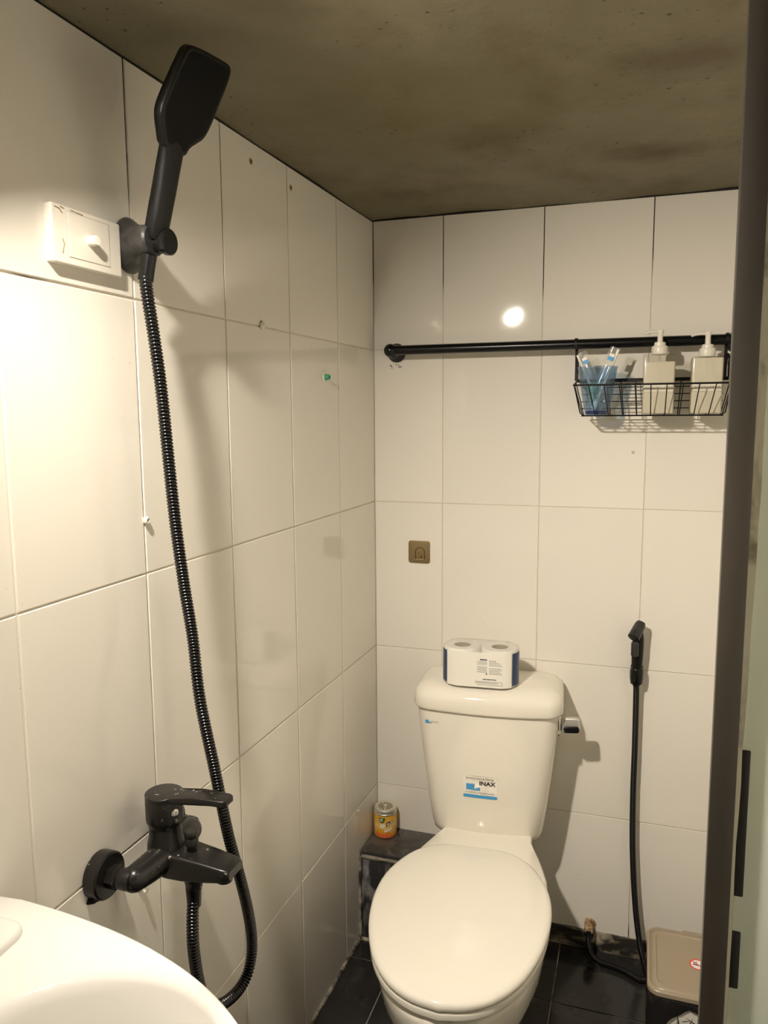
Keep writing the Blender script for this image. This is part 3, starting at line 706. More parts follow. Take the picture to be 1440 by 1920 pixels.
# ---- tumbler and what stands in it
ZB = zb+0.0022
cu = thing('tumbler', 'blue ribbed plastic tumbler standing in the wire basket', 'cup', (0.575, -0.086, ZB))
n = 48
def cup_ring(r, z, fl): return [((r*(1+fl*math.cos(24*2*math.pi*i/n*1.0)))*math.cos(2*math.pi*i/n), (r*(1+fl*math.cos(24*2*math.pi*i/n)))*math.sin(2*math.pi*i/n), z) for i in range(n)]
prof = [(0.0245, 0.0), (0.0268, 0.002), (0.0300, 0.02), (0.0345, 0.05), (0.0395, 0.08), (0.0440, 0.105), (0.0455, 0.1085), (0.0450, 0.1095), (0.0435, 0.1085), (0.0380, 0.078), (0.0325, 0.046), (0.0280, 0.018), (0.0262, 0.0105)]
obj('cup_wall', loft(bmesh.new(), [cup_ring(r, z, 0.012 if 0.004 < z < 0.1 else 0.0) for r, z in prof]), M_BLUE, cu, 60)
obj('cup_base', lathe([(0.0230, 0.0006), (0.0252, 0.003), (0.0258, 0.0098), (0.0, 0.0098)], 36, cap1=False), M_BLUEBASE, cu)
def brush(x0, y0, x1, y1, ztop, zbot, label, sd):
    b = thing('toothbrush', label, 'toothbrush', (x0, y0, ZB+zbot), 0, 'wrapped toothbrushes')
    top = Vector((x1-x0, y1-y0, ztop-zbot)); d = top.normalized()
    sdv = Vector((1, 0, 0)); sdv = (sdv-d*sdv.dot(d)).normalized()
    pts = [top*(k/10) for k in range(11)]
    obj('handle', tube(pts, lambda i: (0.0026, 0.0030, 0.0032, 0.0032, 0.0030, 0.0028, 0.0028, 0.0028, 0.0030, 0.0032, 0.0028)[i], 10), M_BRUSHW, b)
    h = obj('head', box(-0.0055, 0.0055, -0.0025, 0.0025, 0.0, 0.024, bev=0.002), M_BRUSHW, b)
    nb = d.cross(sdv)
    mw = Matrix(((sdv.x, nb.x, d.x, 0), (sdv.y, nb.y, d.y, 0), (sdv.z, nb.z, d.z, 0), (0, 0, 0, 1)))
    h.data.transform(mw)
    br = box(-0.0045, 0.0045, 0.0025, 0.0115, 0.002, 0.022, bev=0.001); obj('bristles', xf(br, mw), M_PASTE if sd == 2 else M_BRUSHW, b)
    # clear wrapper: a flat crimped sleeve with a printed band near its top
    L = top.length; bmw = bmesh.new(); rings = []; rn = random.Random(sd)
    off = -0.010 if sd == 1 else 0.010
    off = 0.011 if sd == 1 else -0.008
    for k in range(13):
        z = L*(0.02+1.0*k/12); hw = 0.0125 if 0 < k < 11 else 0.0105; tk = 0.0052 if 1 < k < 10 else 0.0018
        rings.append([(off+hw*math.cos(a)*1.0+rn.uniform(-.0007, .0007), tk*math.sin(a)+rn.uniform(-.0007, .0007), z) for a in [2*math.pi*i/12 for i in range(12)]])
    wr_ = obj('wrapper', xf(loft(bmw, rings), mw), M_CLEAR, b, 30)
    for (za, zb_, m_, w_) in ((L*0.80, L*0.86, M_CYAN, 0.0085), (L*0.862, L*0.91, M_STICK, 0.0070)):
        q = box(off-w_*0.8, off+w_*0.8, -0.0062, -0.0056, za, zb_); obj('wrapper_print', xf(q, mw), m_, wr_)
    return b
brush(0.5830, -0.0760, 0.5280, -0.0720, 0.138, 0.0125, 'film-wrapped white toothbrush leaning to the basket hanger side of the blue tumbler', 1)
brush(0.5680, -0.0980, 0.6200, -0.0960, 0.146, 0.0125, 'film-wrapped white toothbrush leaning across the tumbler towards the soap bottles', 2)
tpz = thing('toothpaste_tube', 'small green toothpaste tube inside the blue tumbler', 'toothpaste', (0.572, -0.078, ZB+0.0115))
tpm = Matrix.Rotation(math.radians(-9), 4, 'Y')
obj('tube_body', xf(loft(bmesh.new(), [[(0.0085*kx*math.cos(a), 0.0085*ky*math.sin(a), z) for a in [2*math.pi*i/16 for i in range(16)]] for z, kx, ky in ((0.010, 1, 1), (0.02, 1.05, 0.95), (0.045, 1.25, 0.55), (0.062, 1.35, 0.14))]), tpm), M_PASTE, tpz)
obj('tube_cap', xf(lathe([(0.0060, 0.0), (0.0065, 0.001), (0.0060, 0.010)], 16), tpm), M_BRUSHW, tpz)

# ---- pump bottles
def pump_bottle(x, hw, h, label, fill, rz):
    b = thing('pump_bottle', label, 'soap bottle', (x, -0.083, ZB), rz, 'pump bottles in the wire basket')
    d = 0.030
    obj('bottle_shell', slab(rrect(-hw, hw, -d, d, 0.006), 0.0, h, 0.005, 0.003), M_CLEARB, b)
    obj('liquid', slab(rrect(-hw+0.0015, hw-0.0015, -d+0.0015, d-0.0015, 0.005), 0.0015, fill, 0.001, 0.003), M_SOAP, b)
    obj('collar', lathe([(0.0165, h-0.001), (0.0175, h+0.001), (0.0175, h+0.015), (0.0160, h+0.018), (0.0125, h+0.0185), (0.0120, h+0.025), (0.0105, h+0.0265)], 32, cap1=True), M_PUMP, b)
    pm = obj('pump_stem', lathe([(0.0060, h+0.026), (0.0055, h+0.044), (0.0075, h+0.050), (0.0080, h+0.053), (0.0, h+0.0535)], 24, cap1=False), M_PUMP, b)
    nz = tube(catmull([(0.0, 0, h+0.0495), (-0.016, -0.004, h+0.0500), (-0.030, -0.007, h+0.0475), (-0.034, -0.008, h+0.044)], 14), lambda i: 0.0040-0.0001*i, 10)
    obj('nozzle', nz, M_PUMP, pm)
    obj('dip_tube', lathe([(0.002, 0.006), (0.002, h+0.002)], 10), M_CLEARB, b)
    lb = obj('print_panel', box(-hw+0.004, hw-0.004, -d-0.0004, -d, 0.050, 0.066), M_SOAP, b)
    rn = random.Random(int(x*1000)); xx = -hw+0.008
    while xx < hw-0.008:
        w_ = rn.uniform(0.0015, 0.004); q = box(xx, xx+w_, -d-0.0007, -d-0.0004, 0.0585, 0.0585+rn.uniform(0.0012, 0.0028)); obj('print_mark', q, M_INKL if rn.random() < 0.6 else M_BROWNINK, lb); xx += w_+0.0022
    return b
pump_bottle(0.7085, 0.0345, 0.134, 'clear pump bottle with an air gap above its milky soap, by the tumbler', 0.116, 0.0)
pump_bottle(0.8080, 0.0330, 0.126, 'clear pump bottle filled to the shoulder with milky soap, next to the rail mount', 0.122, 0.0)

# ================================================================== BIDET SPRAYER
hd = thing('sprayer_holder', 'small black clip on the back wall holding the bidet sprayer', 'holder', (0.684, 0.0, 0.775))
obj('wall_plate', xf(slab(rrect(-0.0145, 0.0145, -0.022, 0.020, 0.012), 0.0003, 0.006, 0.002), RX90), M_BLACKG, hd)
rings = []
for z_, rr_ in ((-0.024, 0.0115), (-0.022, 0.0140), (-0.008, 0.0158), (0.008, 0.0162), (0.014, 0.0155), (0.0155, 0.0140)):
    rings.append([(rr_*math.cos(a), -0.030+rr_*math.sin(a), z_-0.004*math.cos(a)**2) for a in [2*math.pi*i/30 for i in range(30)]])
obj('clip_cup', loft(bmesh.new(), rings), M_BLACKG, hd, 50)
obj('clip_neck', box(-0.008, 0.008, -0.018, -0.004, -0.012, 0.008, bev=0.002), M_BLACKG, hd)
sp_ = thing('bidet_sprayer', 'black bidet sprayer with trigger in its wall clip', 'sprayer', (0.684, -0.030, 0.765))
hpts = [(0.000, 0, -0.020), (0.000, 0, 0.0), (0.000, -0.002, 0.04), (0.001, -0.005, 0.075), (0.001, -0.006, 0.10), (0.0, -0.010, 0.118)]
obj('grip', tube(catmull(hpts, 24), lambda i: 0.0092+0.0042*min(1, i/10)-0.0020*max(0, (i-18)/6), 16), M_BLACK, sp_)
hm = Matrix.Rotation(math.radians(0), 4, 'Z')
obj('spray_head', tube([(0.0065, -0.002, 0.139), (0.004, -0.006, 0.133), (-0.004, -0.020, 0.118), (-0.010, -0.030, 0.107)], lambda i: (0.0100, 0.0128, 0.0138, 0.0145)[i], 20), M_HOLD, sp_)
obj('spray_face', tube([(-0.0098, -0.0297, 0.1074), (-0.0108, -0.0314, 0.1056)], 0.0112, 20), M_BLACK, sp_)
obj('trigger', xf(slab(rrect(-0.0085, 0.0085, -0.0185, 0.0185, 0.004), 0.0, 0.008, 0.003), T(-0.0050, -0.0195, 0.077) @ Matrix.Rotation(math.radians(-20), 4, 'Z') @ RX90), M_HOLD, sp_)
path = catmull([(0, 0, -0.018), (0.001, 0.004, -0.06), (0.002, 0.006, -0.18), (0.002, 0.006, -0.32), (0.006, 0.004, -0.46), (0.017, 0.000, -0.60), (0.032, -0.010, -0.70), (0.046, -0.028, -0.744), (0.050, -0.052, -0.7545), (0.030, -0.058, -0.7565), (0.0, -0.040, -0.7570), (-0.035, -0.030, -0.7570), (-0.064, -0.026, -0.7555), (-0.086, -0.022, -0.742), (-0.0945, -0.014, -0.715), (-0.0950, -0.008, -0.700)], 300)
obj('hose', ribbed(path, 0.0072, 0.00035, 0.003, 12), M_HOSE_S, sp_)
wi = thing('water_inlet', 'sealed brass pipe stub on the back wall beside the toilet foot', 'pipe', (0.589, 0.0, 0.072))
obj('pipe_stub', lathe([(0.0125, 0.002), (0.013, -0.004), (0.0115, -0.018), (0.012, -0.028), (0.009, -0.034)], 24, 'Y'), M_BRASS, wi)
obj('elbow_nut', lathe([(0.0105, -0.012), (0.0115, -0.008), (0.0115, 0.006), (0.0095, 0.010)], 6, 'Z', (0.0, -0.0265, -0.0085)), M_BLACK, wi)
obj('sealant_lump', lumpy([(-0.008, -0.004, 0.010), (0.004, -0.006, 0.013), (0.012, -0.005, 0.006)], 0.0055, 17, step=0.003), M_BRASS, wi)

# ================================================================== TRASH BIN
bi = thing('trash_bin', 'white flip-lid trash bin with taupe lid and black liner in the corner', 'trash bin', (0.815, -0.325, 0.0))
bx, by = 0.090, 0.105
body = []
for z, k in ((0.0, 0.80), (0.004, 0.815), (0.06, 0.85), (0.13, 0.90), (0.195, 0.935), (0.228, 0.95)):
    body.append([(x*k, y*k, z) for x, y in rrect(-bx, bx, -by, by, 0.03, 6)])
body += [[(x*0.92, y*0.92, 0.228) for x, y in rrect(-bx, bx, -by, by, 0.03, 6)], [(x*0.80, y*0.80, 0.02) for x, y in rrect(-bx, bx, -by, by, 0.03, 6)]]
bo = obj('bin_body', loft(bmesh.new(), body), M_BIN, bi, 50)
# black leaf-stroke print on the front face
rn = random.Random(12); bm = bmesh.new()
def stroke(x0, z0, x1, z1, w_):
    d = Vector((x1-x0, z1-z0)); n_ = Vector((-d.y, d.x)).normalized()*w_
    pts = [(x0, z0), (x0+d.x*.35+n_.x, z0+d.y*.35+n_.y), (x1, z1), (x0+d.x*.45-n_.x*.5, z0+d.y*.45-n_.y*.5)]
    q = bmesh.new()
    def Y(z): return -by*(0.81+0.138*z/0.228)-0.0006
    loft(q, [[(x, Y(z), z) for x, z in pts], [(x, Y(z)-0.0004, z) for x, z in pts]]); merge(bm, q)
for k in range(70):
    x0, z0 = rn.uniform(-0.030, 0.058), rn.uniform(0.02, 0.200); a = rn.uniform(-0.9, 0.9)+math.pi/2*rn.choice((0.4, 1, 1.6)); L = rn.uniform(0.018, 0.042)
    x1, z1 = x0+L*math.cos(a), z0+L*math.sin(a)
    if -0.032 < x1 < 0.06 and 0.01 < z1 < 0.205: stroke(x0, z0, x1, z1, rn.uniform(0.0012, 0.0026))
stroke(-0.034, 0.02, -0.031, 0.205, 0.002)
obj('leaf_print', bm, M_BLACKINK, bo, 0)['label'] = 'black leaf strokes printed on the bin'
# bin liner: crumpled skirt folded over the rim
rn = random.Random(5); N = 96; rings = []
base = [(p.x, p.y) for p in resample([Vector((*p, 0)) for p in rrect(-bx, bx, -by, by, 0.03, 8)+[rrect(-bx, bx, -by, by, 0.03, 8)[0]]], 0.0078)][:-1]
for j, (z, k) in enumerate(((0.232, 0.930), (0.2335, 0.955), (0.2310, 0.975), (0.226, 0.990), (0.220, 0.992), (0.213, 0.990), (0.206, 0.985))):
    ring = []
    for i, (x, y) in enumerate(base):
        wob = 0.022*math.sin(i*0.9+j*0.7)*rn.random()+0.012*math.sin(i*2.3+1.3*j)
        drop = (0.010*math.sin(i*0.21+0.6)+0.008*math.sin(i*0.77)) if j > 3 else 0.0
        if x < -0.045 and j > 2: drop -= 0.085*(j-2)/4*min(1, (-0.045-x)/0.03)
        kk = k+(wob*0.8 if j > 1 else 0); ring.append((x*kk, y*kk, max(0.02, z+drop*(j-3)/3 if j > 3 else z)))
    rings.append(ring)
obj('liner', loft(bmesh.new(), rings, False, False), M_BAG, bi, 25)
# lid
lo = rrect(-bx, bx, -by, by, 0.026, 7)
def lring(k, z, kx=None): return [(x-math.copysign(min(abs(x), k), x) if False else x*(1-k/bx), y*(1-k/by), z) for x, y in lo]
L_ = [(0.004, 0.2345), (0.0, 0.2365), (0.0, 0.2445), (0.002, 0.2470), (0.0055, 0.2475), (0.0068, 0.2445), (0.0085, 0.2440), (0.011, 0.2475), (0.015, 0.2492), (0.0185, 0.2490), (0.021, 0.2465), (0.026, 0.2460), (0.05, 0.2463)]
ldb = obj('bin_lid', loft(bmesh.new(), [lring(k, z) for k, z in L_]), M_LIDBIN, bi, 35)
obj('lid_hinge', box(-0.012, 0.060, by-0.003, by+0.0085, 0.2345, 0.2450, bev=0.002), M_LIDBIN, ldb)
sg = obj('no_smoking_sign', lathe([(0.0145, 0.2461), (0.0145, 0.2466)], 32, 'Z', (0.012, 0.002, 0)), M_PALEPINK, ldb)
sg['label'] = 'round red and white no smoking sticker'
obj('sign_ring', lathe([(0.0170, 0.2460), (0.0170, 0.24685), (0.0137, 0.24685), (0.0137, 0.2460)], 36, 'Z', (0.012, 0.002, 0), False, False), M_RED, sg)
q = box(-0.014, 0.014, -0.0011, 0.0011, 0.2466, 0.2470); xf(q, T(0.012, 0.002, 0) @ Matrix.Rotation(math.radians(-40), 4, 'Z')); obj('sign_slash', q, M_RED, sg)
q = box(-0.010, 0.010, -0.0014, 0.0014, 0.2466, 0.2469); xf(q, T(0.0125, 0.000, 0) @ Matrix.Rotation(math.radians(-6), 4, 'Z')); obj('cigarette', q, M_BLACKINK, sg)
tb = tube(catmull([(0.004, 0.003, 0.2469), (0.006, 0.007, 0.2469), (0.009, 0.006, 0.2469), (0.010, 0.010, 0.2469)], 10), 0.0006, 6); obj('smoke_mark', tb, M_BLACKINK, sg)

# ================================================================== LIGHT SWITCH on the left wall
def lthing(name, label, cat, d, s, z, group=None): return thing(name, label, cat, left(d, s, z), PHI, group)
YP = Matrix(((0, 0, 1, 0), (1, 0, 0, 0), (0, 1, 0, 0), (0, 0, 0, 1)))     # flat XY drawing -> on the left wall (x->s, y->z, z->off the wall)
sw = lthing('dimmer_switch', 'cream wall switch plate with a round knob beside the shower holder', 'switch', 0.0002, -1.0925, 1.634)
pt = obj('plate', xf(slab(rrect(-0.0655, 0.0625, -0.0360, 0.0345, 0.003), 0.0, 0.0115, 0.0018), YP), M_WHITE, sw)
obj('module', xf(slab(rrect(-0.0385, 0.0385, -0.0260, 0.0285, 0.001), 0.0112, 0.0121, 0.0004), YP), M_WHITE, sw)
for (a_, b_2, c2, d2) in ((-0.0392, -0.0388, -0.027, 0.029), (0.0388, 0.0392, -0.027, 0.029), (-0.039, 0.039, -0.0268, -0.0264), (-0.039, 0.039, 0.0287, 0.0291)):
    obj('module_gap', xf(box(a_, b_2, c2, d2, 0.0114, 0.01165), YP), mat('gap_shadow_dirt', (0.40, 0.35, 0.26), 0.8), pt)
kb = obj('knob', xf(lathe([(0.0068, 0.0115), (0.0068, 0.017), (0.0062, 0.0235), (0.0055, 0.0245), (0.0, 0.0245)], 28, cap1=False), YP), M_WHITE, sw)
for pts in ([(-0.060, 0.0300), (-0.052, 0.0290), (-0.047, 0.0245)], [(-0.050, 0.0318), (-0.043, 0.0305)], [(-0.032, 0.0312), (-0.010, 0.0300)], [(-0.050, -0.024), (-0.046, -0.012), (-0.049, -0.006)]):
    obj('rust_stain', xf(lumpy([(x, y, 0.0114) for x, y in pts], 0.0007, int(abs(pts[0][0])*1e4), step=0.002), YP), M_STAIN, pt)

# ================================================================== SHOWER HOLDER, HAND SHOWER, HOSE
HS, HZ = -1.0, 1.6465
sh = lthing('shower_holder', 'black cone-shaped wall bracket holding the hand shower', 'shower bracket', 0.0, HS, HZ)
def xlathe(prof, n=32, c=(0, 0, 0)): return lathe(prof, n, 'X', c)
bm = bmesh.new(); rings = []
for d_, rs, rz_, os_, oz in ((0.0002, 0.0305, 0.0375, 0, 0.0), (0.004, 0.0315, 0.0385, 0, 0.0), (0.008, 0.0305, 0.0370, -0.001, 0.0), (0.018, 0.0260, 0.0300, -0.004, 0.0), (0.032, 0.0225, 0.0240, -0.013, -0.001), (0.048, 0.0245, 0.0215, -0.024, -0.002), (0.0640, 0.0250, 0.0205, -0.0295, -0.003), (0.0670, 0.0225, 0.0185, -0.0300, -0.003)):
    rings.append([(d_, os_+rs*math.cos(a), oz+rz_*math.sin(a)) for a in [2*math.pi*i/36 for i in range(36)]])
obj('bracket_base', loft(bm, rings), M_HOLD, sh, 50)
obj('clamp_gap', xlathe([(0.0150, 0.0660), (0.0150, 0.0760)], 28, (0, -0.0210, -0.004)), M_BLACK, sh)
obj('swivel_cap', xlathe([(0.0160, 0.0755), (0.0175, 0.0765), (0.0178, 0.0830), (0.0160, 0.0850)], 28, (0, -0.0190, -0.004)), M_BLACKG, sh)
# hand shower: paddle outline drawn in its own plane (u sideways, s along the handle)
hsw = lthing('hand_shower', 'flat black paddle-shaped hand shower hanging in its wall bracket', 'shower head', 0.060, -1.030, 1.63)
dv = Vector((0.36, 0.04, 1.0)).normalized(); wv = Vector((0, 1, 0)); wv = (wv-dv*wv.dot(dv)).normalized(); nv = wv.cross(dv)   # nv points off the wall
PM = Matrix(((wv.x, dv.x, nv.x, 0), (wv.y, dv.y, nv.y, 0), (wv.z, dv.z, nv.z, 0), (0, 0, 0, 1)))
OUT = [(-0.0335, 0.1260), (-0.0440, 0.1400), (-0.0555, 0.1560), (-0.0590, 0.1680), (-0.0565, 0.1850), (-0.0445, 0.2330), (-0.0400, 0.2480), (-0.0270, 0.2550), (0.0430, 0.2655), (0.0555, 0.2650), (0.0600, 0.2530), (0.0520, 0.2080), (0.0465, 0.1800), (0.0400, 0.1630), (0.0270, 0.1520), (0.0150, 0.1420), (0.0110, 0.1280)]
def smooth_closed(pts, n, it=2):
    q = [Vector(p) for p in pts]
    for _ in range(it):
        r = []
        for i in range(len(q)): a, b = q[i], q[(i+1) % len(q)]; r += [a*0.75+b*0.25, a*0.25+b*0.75]
        q = r
    return [(p.x, p.y) for p in q]
hs_out = smooth_closed(OUT, 0, 2)
obj('paddle', xf(slab(hs_out, -0.008, 0.007, 0.0035, 0.005), PM), M_BLACK, hsw, 50)
fo = ccw(hs_out); fo = [tuple(p) for p in offset2(fo, 0.006)]
obj('spray_plate', xf(slab(fo, 0.0066, 0.0076, 0.0006), PM), mat('spray_black', (0.0025, 0.0025, 0.0025), 0.6, spec=0.15), hsw, 50)
rings = []
for s_, u_, hw, tk in ((0.016, 0.0030, 0.0150, 0.0115), (0.022, 0.0025, 0.0174, 0.0125), (0.05, -0.0010, 0.0178, 0.0128), (0.08, -0.0048, 0.0182, 0.0125), (0.11, -0.0090, 0.0192, 0.0115), (0.13, -0.0115, 0.0210, 0.0098), (0.145, -0.0130, 0.0270, 0.0080), (0.160, -0.0120, 0.0330, 0.0058)):
    rings.append([(u_+hw*math.copysign(abs(math.cos(a))**0.75, math.cos(a)), s_, tk*math.copysign(abs(math.sin(a))**0.75, math.sin(a))-0.001) for a in [2*math.pi*i/28 for i in range(28)]])
obj('handle', xf(loft(bmesh.new(), rings), PM), M_BLACK, hsw, 60)
# hose: from the handle down past the mixer, round a loop and up to the mixer outlet
MS, MZ = -1.055, 0.777
def LP(d, s, z): return left(d, s, z)
hp = [(0.050, -1.031, 1.603), (0.054, -1.034, 1.575), (0.060, -1.030, 1.510), (0.060, -1.019, 1.44), (0.060, -1.009, 1.342), (0.061, -1.001, 1.256), (0.065, -0.991, 1.16), (0.072, -0.985, 1.08), (0.088, -0.996, 0.99), (0.104, -0.990, 0.885), (0.118, -0.980, 0.775), (0.127, -0.966, 0.700), (0.131, -0.953, 0.641), (0.132, -0.944, 0.590), (0.132, -0.946, 0.552), (0.131, -0.963, 0.527), (0.128, -0.995, 0.520), (0.122, -1.035, 0.532), (0.116, -1.062, 0.570), (0.112, -1.072, 0.640), (0.109, -1.068, 0.690), (0.106, -1.058, 0.728)]
ho = thing('shower_hose', 'black ribbed shower hose hanging from bracket to mixer tap', 'hose', left(*hp[0]))
O_ = Vector(left(*hp[0])); path = [Vector(left(*p))-O_ for p in hp]
obj('ribbed_tube', ribbed(catmull(path, 420), 0.0080, 0.0011, 0.0048, 16), M_HOSE, ho, 60)
obj('upper_nut', tube([path[0]+Vector((0.007, 0.001, 0.022)), path[0]+Vector((0, 0, -0.012))], lambda i: 0.0105, 16), M_BLACKG, ho)
obj('lower_nut', tube([path[-1]+Vector((0, 0, 0.004)), path[-1]+Vector((0.001, -0.002, -0.022))], lambda i: (0.0115, 0.0098)[i], 16), M_BLACKG, ho)

# ================================================================== MIXER TAP on the left wall
mx = lthing('shower_mixer', 'black two-inlet shower mixer tap on the tiled side wall above the basin', 'mixer tap', 0.0, MS, MZ)
for sg_ in (-1, 1):
    y_ = sg_*0.075
    obj('wall_flange', xlathe([(0.0315, 0.0003), (0.0322, 0.004), (0.0322, 0.019), (0.0300, 0.0215), (0.0125, 0.0220)], 40, (0, y_, 0)), M_MIX, mx)
    obj('union_nut', xlathe([(0.0125, 0.021), (0.0160, 0.0225), (0.0165, 0.035), (0.0150, 0.0375)], 6, (0, y_, 0)), M_MIX, mx, 20)
    obj('inlet_stub', xlathe([(0.0130, 0.036), (0.0145, 0.040), (0.0145, 0.052), (0.0135, 0.058)], 28, (0, y_, 0)), M_MIX, mx)
# body: horizontal yoke joining the inlets, curved up into the middle
yk = catmull([(0.052, -0.082, -0.002), (0.056, -0.060, -0.002), (0.060, -0.032, -0.001), (0.064, 0.0, 0.0), (0.060, 0.032, -0.001), (0.056, 0.060, -0.002), (0.052, 0.082, -0.002)], 25)
obj('yoke', tube(yk, lambda i: (0.0165+0.006*(1-abs(i-12)/12)**0.8)*(0.62, 0.90, 1)[min(2, i, 24-i)], 24), M_MIX, mx)
cyl = lathe([(0.0265, -0.016), (0.0275, 0.0), (0.0262, 0.018), (0.0235, 0.028), (0.0228, 0.045), (0.0240, 0.0465), (0.0245, 0.049), (0.0262, 0.052), (0.0268, 0.056), (0.0268, 0.0865), (0.0260, 0.0890), (0.0245, 0.0898)], 40, 'Z', (0.060, 0, 0))
obj('valve_body', cyl, M_MIX, mx, 35)
# handle: round cap running out into a faceted blade
bm = bmesh.new()
o2 = [(0.0268*math.cos(a), 0.0268*math.sin(a)) for a in [math.radians(d) for d in range(40, 321, 10)]]
cap_out = [(x+0.060, y) for x, y in o2] + [(0.060+0.060, -0.0155), (0.060+0.104, -0.0130), (0.060+0.109, -0.009), (0.060+0.109, 0.009), (0.060+0.104, 0.0130), (0.060+0.060, 0.0155)]
bm = slab(cap_out, 0.0885, 0.0975, 0.0014, 0.0012)
for v in bm.verts:
    x = v.co.x-0.060
    k = max(0.0, min(1.0, (x-0.010)/0.035)); k = k*k*(3-2*k)
    v.co.z += -0.0045+0.0075*k + 0.05*max(0.0, x-0.045)*0.3
hnd = obj('lever', bm, M_MIX, mx, 30)
lt = bmesh.new()                                    # worn engraved marks on the cap
for k, (y_, r_) in enumerate(((-0.0105, 8), (-0.0060, -24), (-0.0030, 24), (0.0015, -20), (0.0050, 20), (0.0100, 6))):
    merge(lt, box(-0.0034, 0.0034, -0.0005, 0.0005, 0.0, 0.0003), T(0.056, y_, 0.0931) @ Matrix.Rotation(math.radians(r_), 4, 'Z'))
obj('engraved_mark', lt, M_INKL, hnd, 0)
obj('index_mark', xf(lathe([(0.0, 0.0), (0.0058, 0.0), (0.0058, 0.0010), (0.0045, 0.0014), (0.0020, 0.0014), (0.0018, 0.0006), (0.0, 0.0006)], 20, cap0=False, cap1=False), T(0.060+0.0262*math.cos(math.radians(-22)), 0.0262*math.sin(math.radians(-22)), 0.070) @ Matrix.Rotation(math.radians(-22), 4, 'Z') @ Matrix.Rotation(math.pi/2, 4, 'Y')), M_CHROME, mx)
# spout: flat-topped, tapering away from the wall
rings = []
for x, hw, zt, zb_ in ((0.050, 0.026, 0.006, -0.022), (0.075, 0.0265, 0.012, -0.024), (0.100, 0.0255, 0.012, -0.024), (0.130, 0.0235, 0.009, -0.021), (0.160, 0.0215, 0.005, -0.017), (0.172, 0.0200, 0.003, -0.014), (0.175, 0.0185, 0.001, -0.011)):
    r_ = 0.004
    rings.append([(x, y, z) for y, z in rrect(-hw, hw, zb_, zt, r_, 3)])
obj('spout', loft(bmesh.new(), rings), M_MIX, mx, 35)
obj('aerator', lathe([(0.0115, -0.024), (0.0125, -0.021), (0.0125, -0.012)], 24, 'Z', (0.156, 0, 0)), M_MIX, mx)
dk = obj('diverter_knob', lathe([(0.0070, 0.010), (0.0072, 0.020), (0.0098, 0.021), (0.0098, 0.031), (0.0088, 0.0325), (0.0098, 0.034), (0.0098, 0.0395), (0.0085, 0.0415), (0.0, 0.0418)], 28, 'Z', (0.104, 0, 0), cap1=False), M_MIX, mx)
obj('hose_outlet', lathe([(0.0135, -0.022), (0.0135, -0.034), (0.0122, -0.036), (0.0122, -0.043)], 24, 'Z', (0.106, -0.002, 0)), M_MIX, mx)
obj('sealant_lump', lumpy([(0.002, -0.098, -0.026), (0.003, -0.090, -0.032), (0.003, -0.080, -0.034)], 0.0042, 23, step=0.003), M_BLACK, mx)

# ================================================================== WASH BASIN
bs = lthing('wash_basin', 'white porcelain wash basin mounted on the side wall', 'basin', 0.0, -1.56, 0.85)
def ray_ring(inside, c, n=84):
    out = []
    for i in range(n):
        a = 2*math.pi*i/n; d = Vector((math.cos(a), math.sin(a))); lo_, hi_ = 0.0, 0.8
        for _ in range(30):
            m_ = (lo_+hi_)/2; q = c+d*m_
            if inside(q.x, q.y): lo_ = m_
            else: hi_ = m_
        out.append(c+d*lo_)
    return out
BC = Vector((0.245, 0.0))
outer = ray_ring(lambda d, s: d > 0.0005 and (max(d, 0)/0.46)**2.4+(abs(s)/0.267)**2.4 < 1, BC)
inner = ray_ring(lambda d, s: (abs(d-0.258)/0.155)**2.2+(abs(s)/0.212)**2.2 < 1, BC)
def rg2(pts, k, z, c=BC): return [(c.x+(p.x-c.x)*k, c.y+(p.y-c.y)*k, z) for p in pts]
def lerpr(a, b, t, z): return [(p.x+(q.x-p.x)*t, p.y+(q.y-p.y)*t, z) for p, q in zip(a, b)]
def flat(r): return [(max(0.0005, x), y, z) for x, y, z in r]
rings = [flat(rg2(outer, 0.42, -0.200)), flat(rg2(outer, 0.62, -0.175)), flat(rg2(outer, 0.80, -0.12)), flat(rg2(outer, 0.93, -0.06)), flat(rg2(outer, 0.985, -0.022)), flat(rg2(outer, 0.998, -0.012)), flat(rg2(outer, 1.0, -0.006)),
         flat(rg2(outer, 0.996, -0.0015)), flat(rg2(outer, 0.985, 0.0)), lerpr(outer, inner, 0.35, -0.002), lerpr(outer, inner, 0.7, -0.006), lerpr(outer, inner, 0.93, -0.0105), lerpr(outer, inner, 1.0, -0.0145)]
for k, z in ((0.975, -0.026), (0.94, -0.052), (0.88, -0.085), (0.76, -0.115), (0.58, -0.135), (0.36, -0.145), (0.12, -0.149)): rings.append(rg2(inner, k, z, Vector((0.255, 0))))
obj('bowl', loft(bmesh.new(), rings), M_SINK, bs, 70)
obj('drain', lathe([(0.022, -0.149), (0.022, -0.1465), (0.018, -0.1455), (0.0, -0.147)], 28, 'Z', (0.255, 0, 0), cap1=False), M_CHROME, bs)
obj('rear_deck', slab(rrect(0.0008, 0.082, -0.228, 0.228, 0.02, 6), -0.012, 0.006, 0.006), M_SINK, bs)
tp_ = obj('basin_tap', lathe([(0.022, 0.005), (0.021, 0.010), (0.017, 0.014), (0.016, 0.075), (0.012, 0.082)], 28, 'Z', (0.045, -0.06, 0)), M_CHROME, bs)
obj('basin_spout', tube(catmull([(0.045, -0.06, 0.055), (0.085, -0.06, 0.066), (0.120, -0.06, 0.058), (0.128, -0.06, 0.046)], 14), 0.009, 14), M_CHROME, tp_)

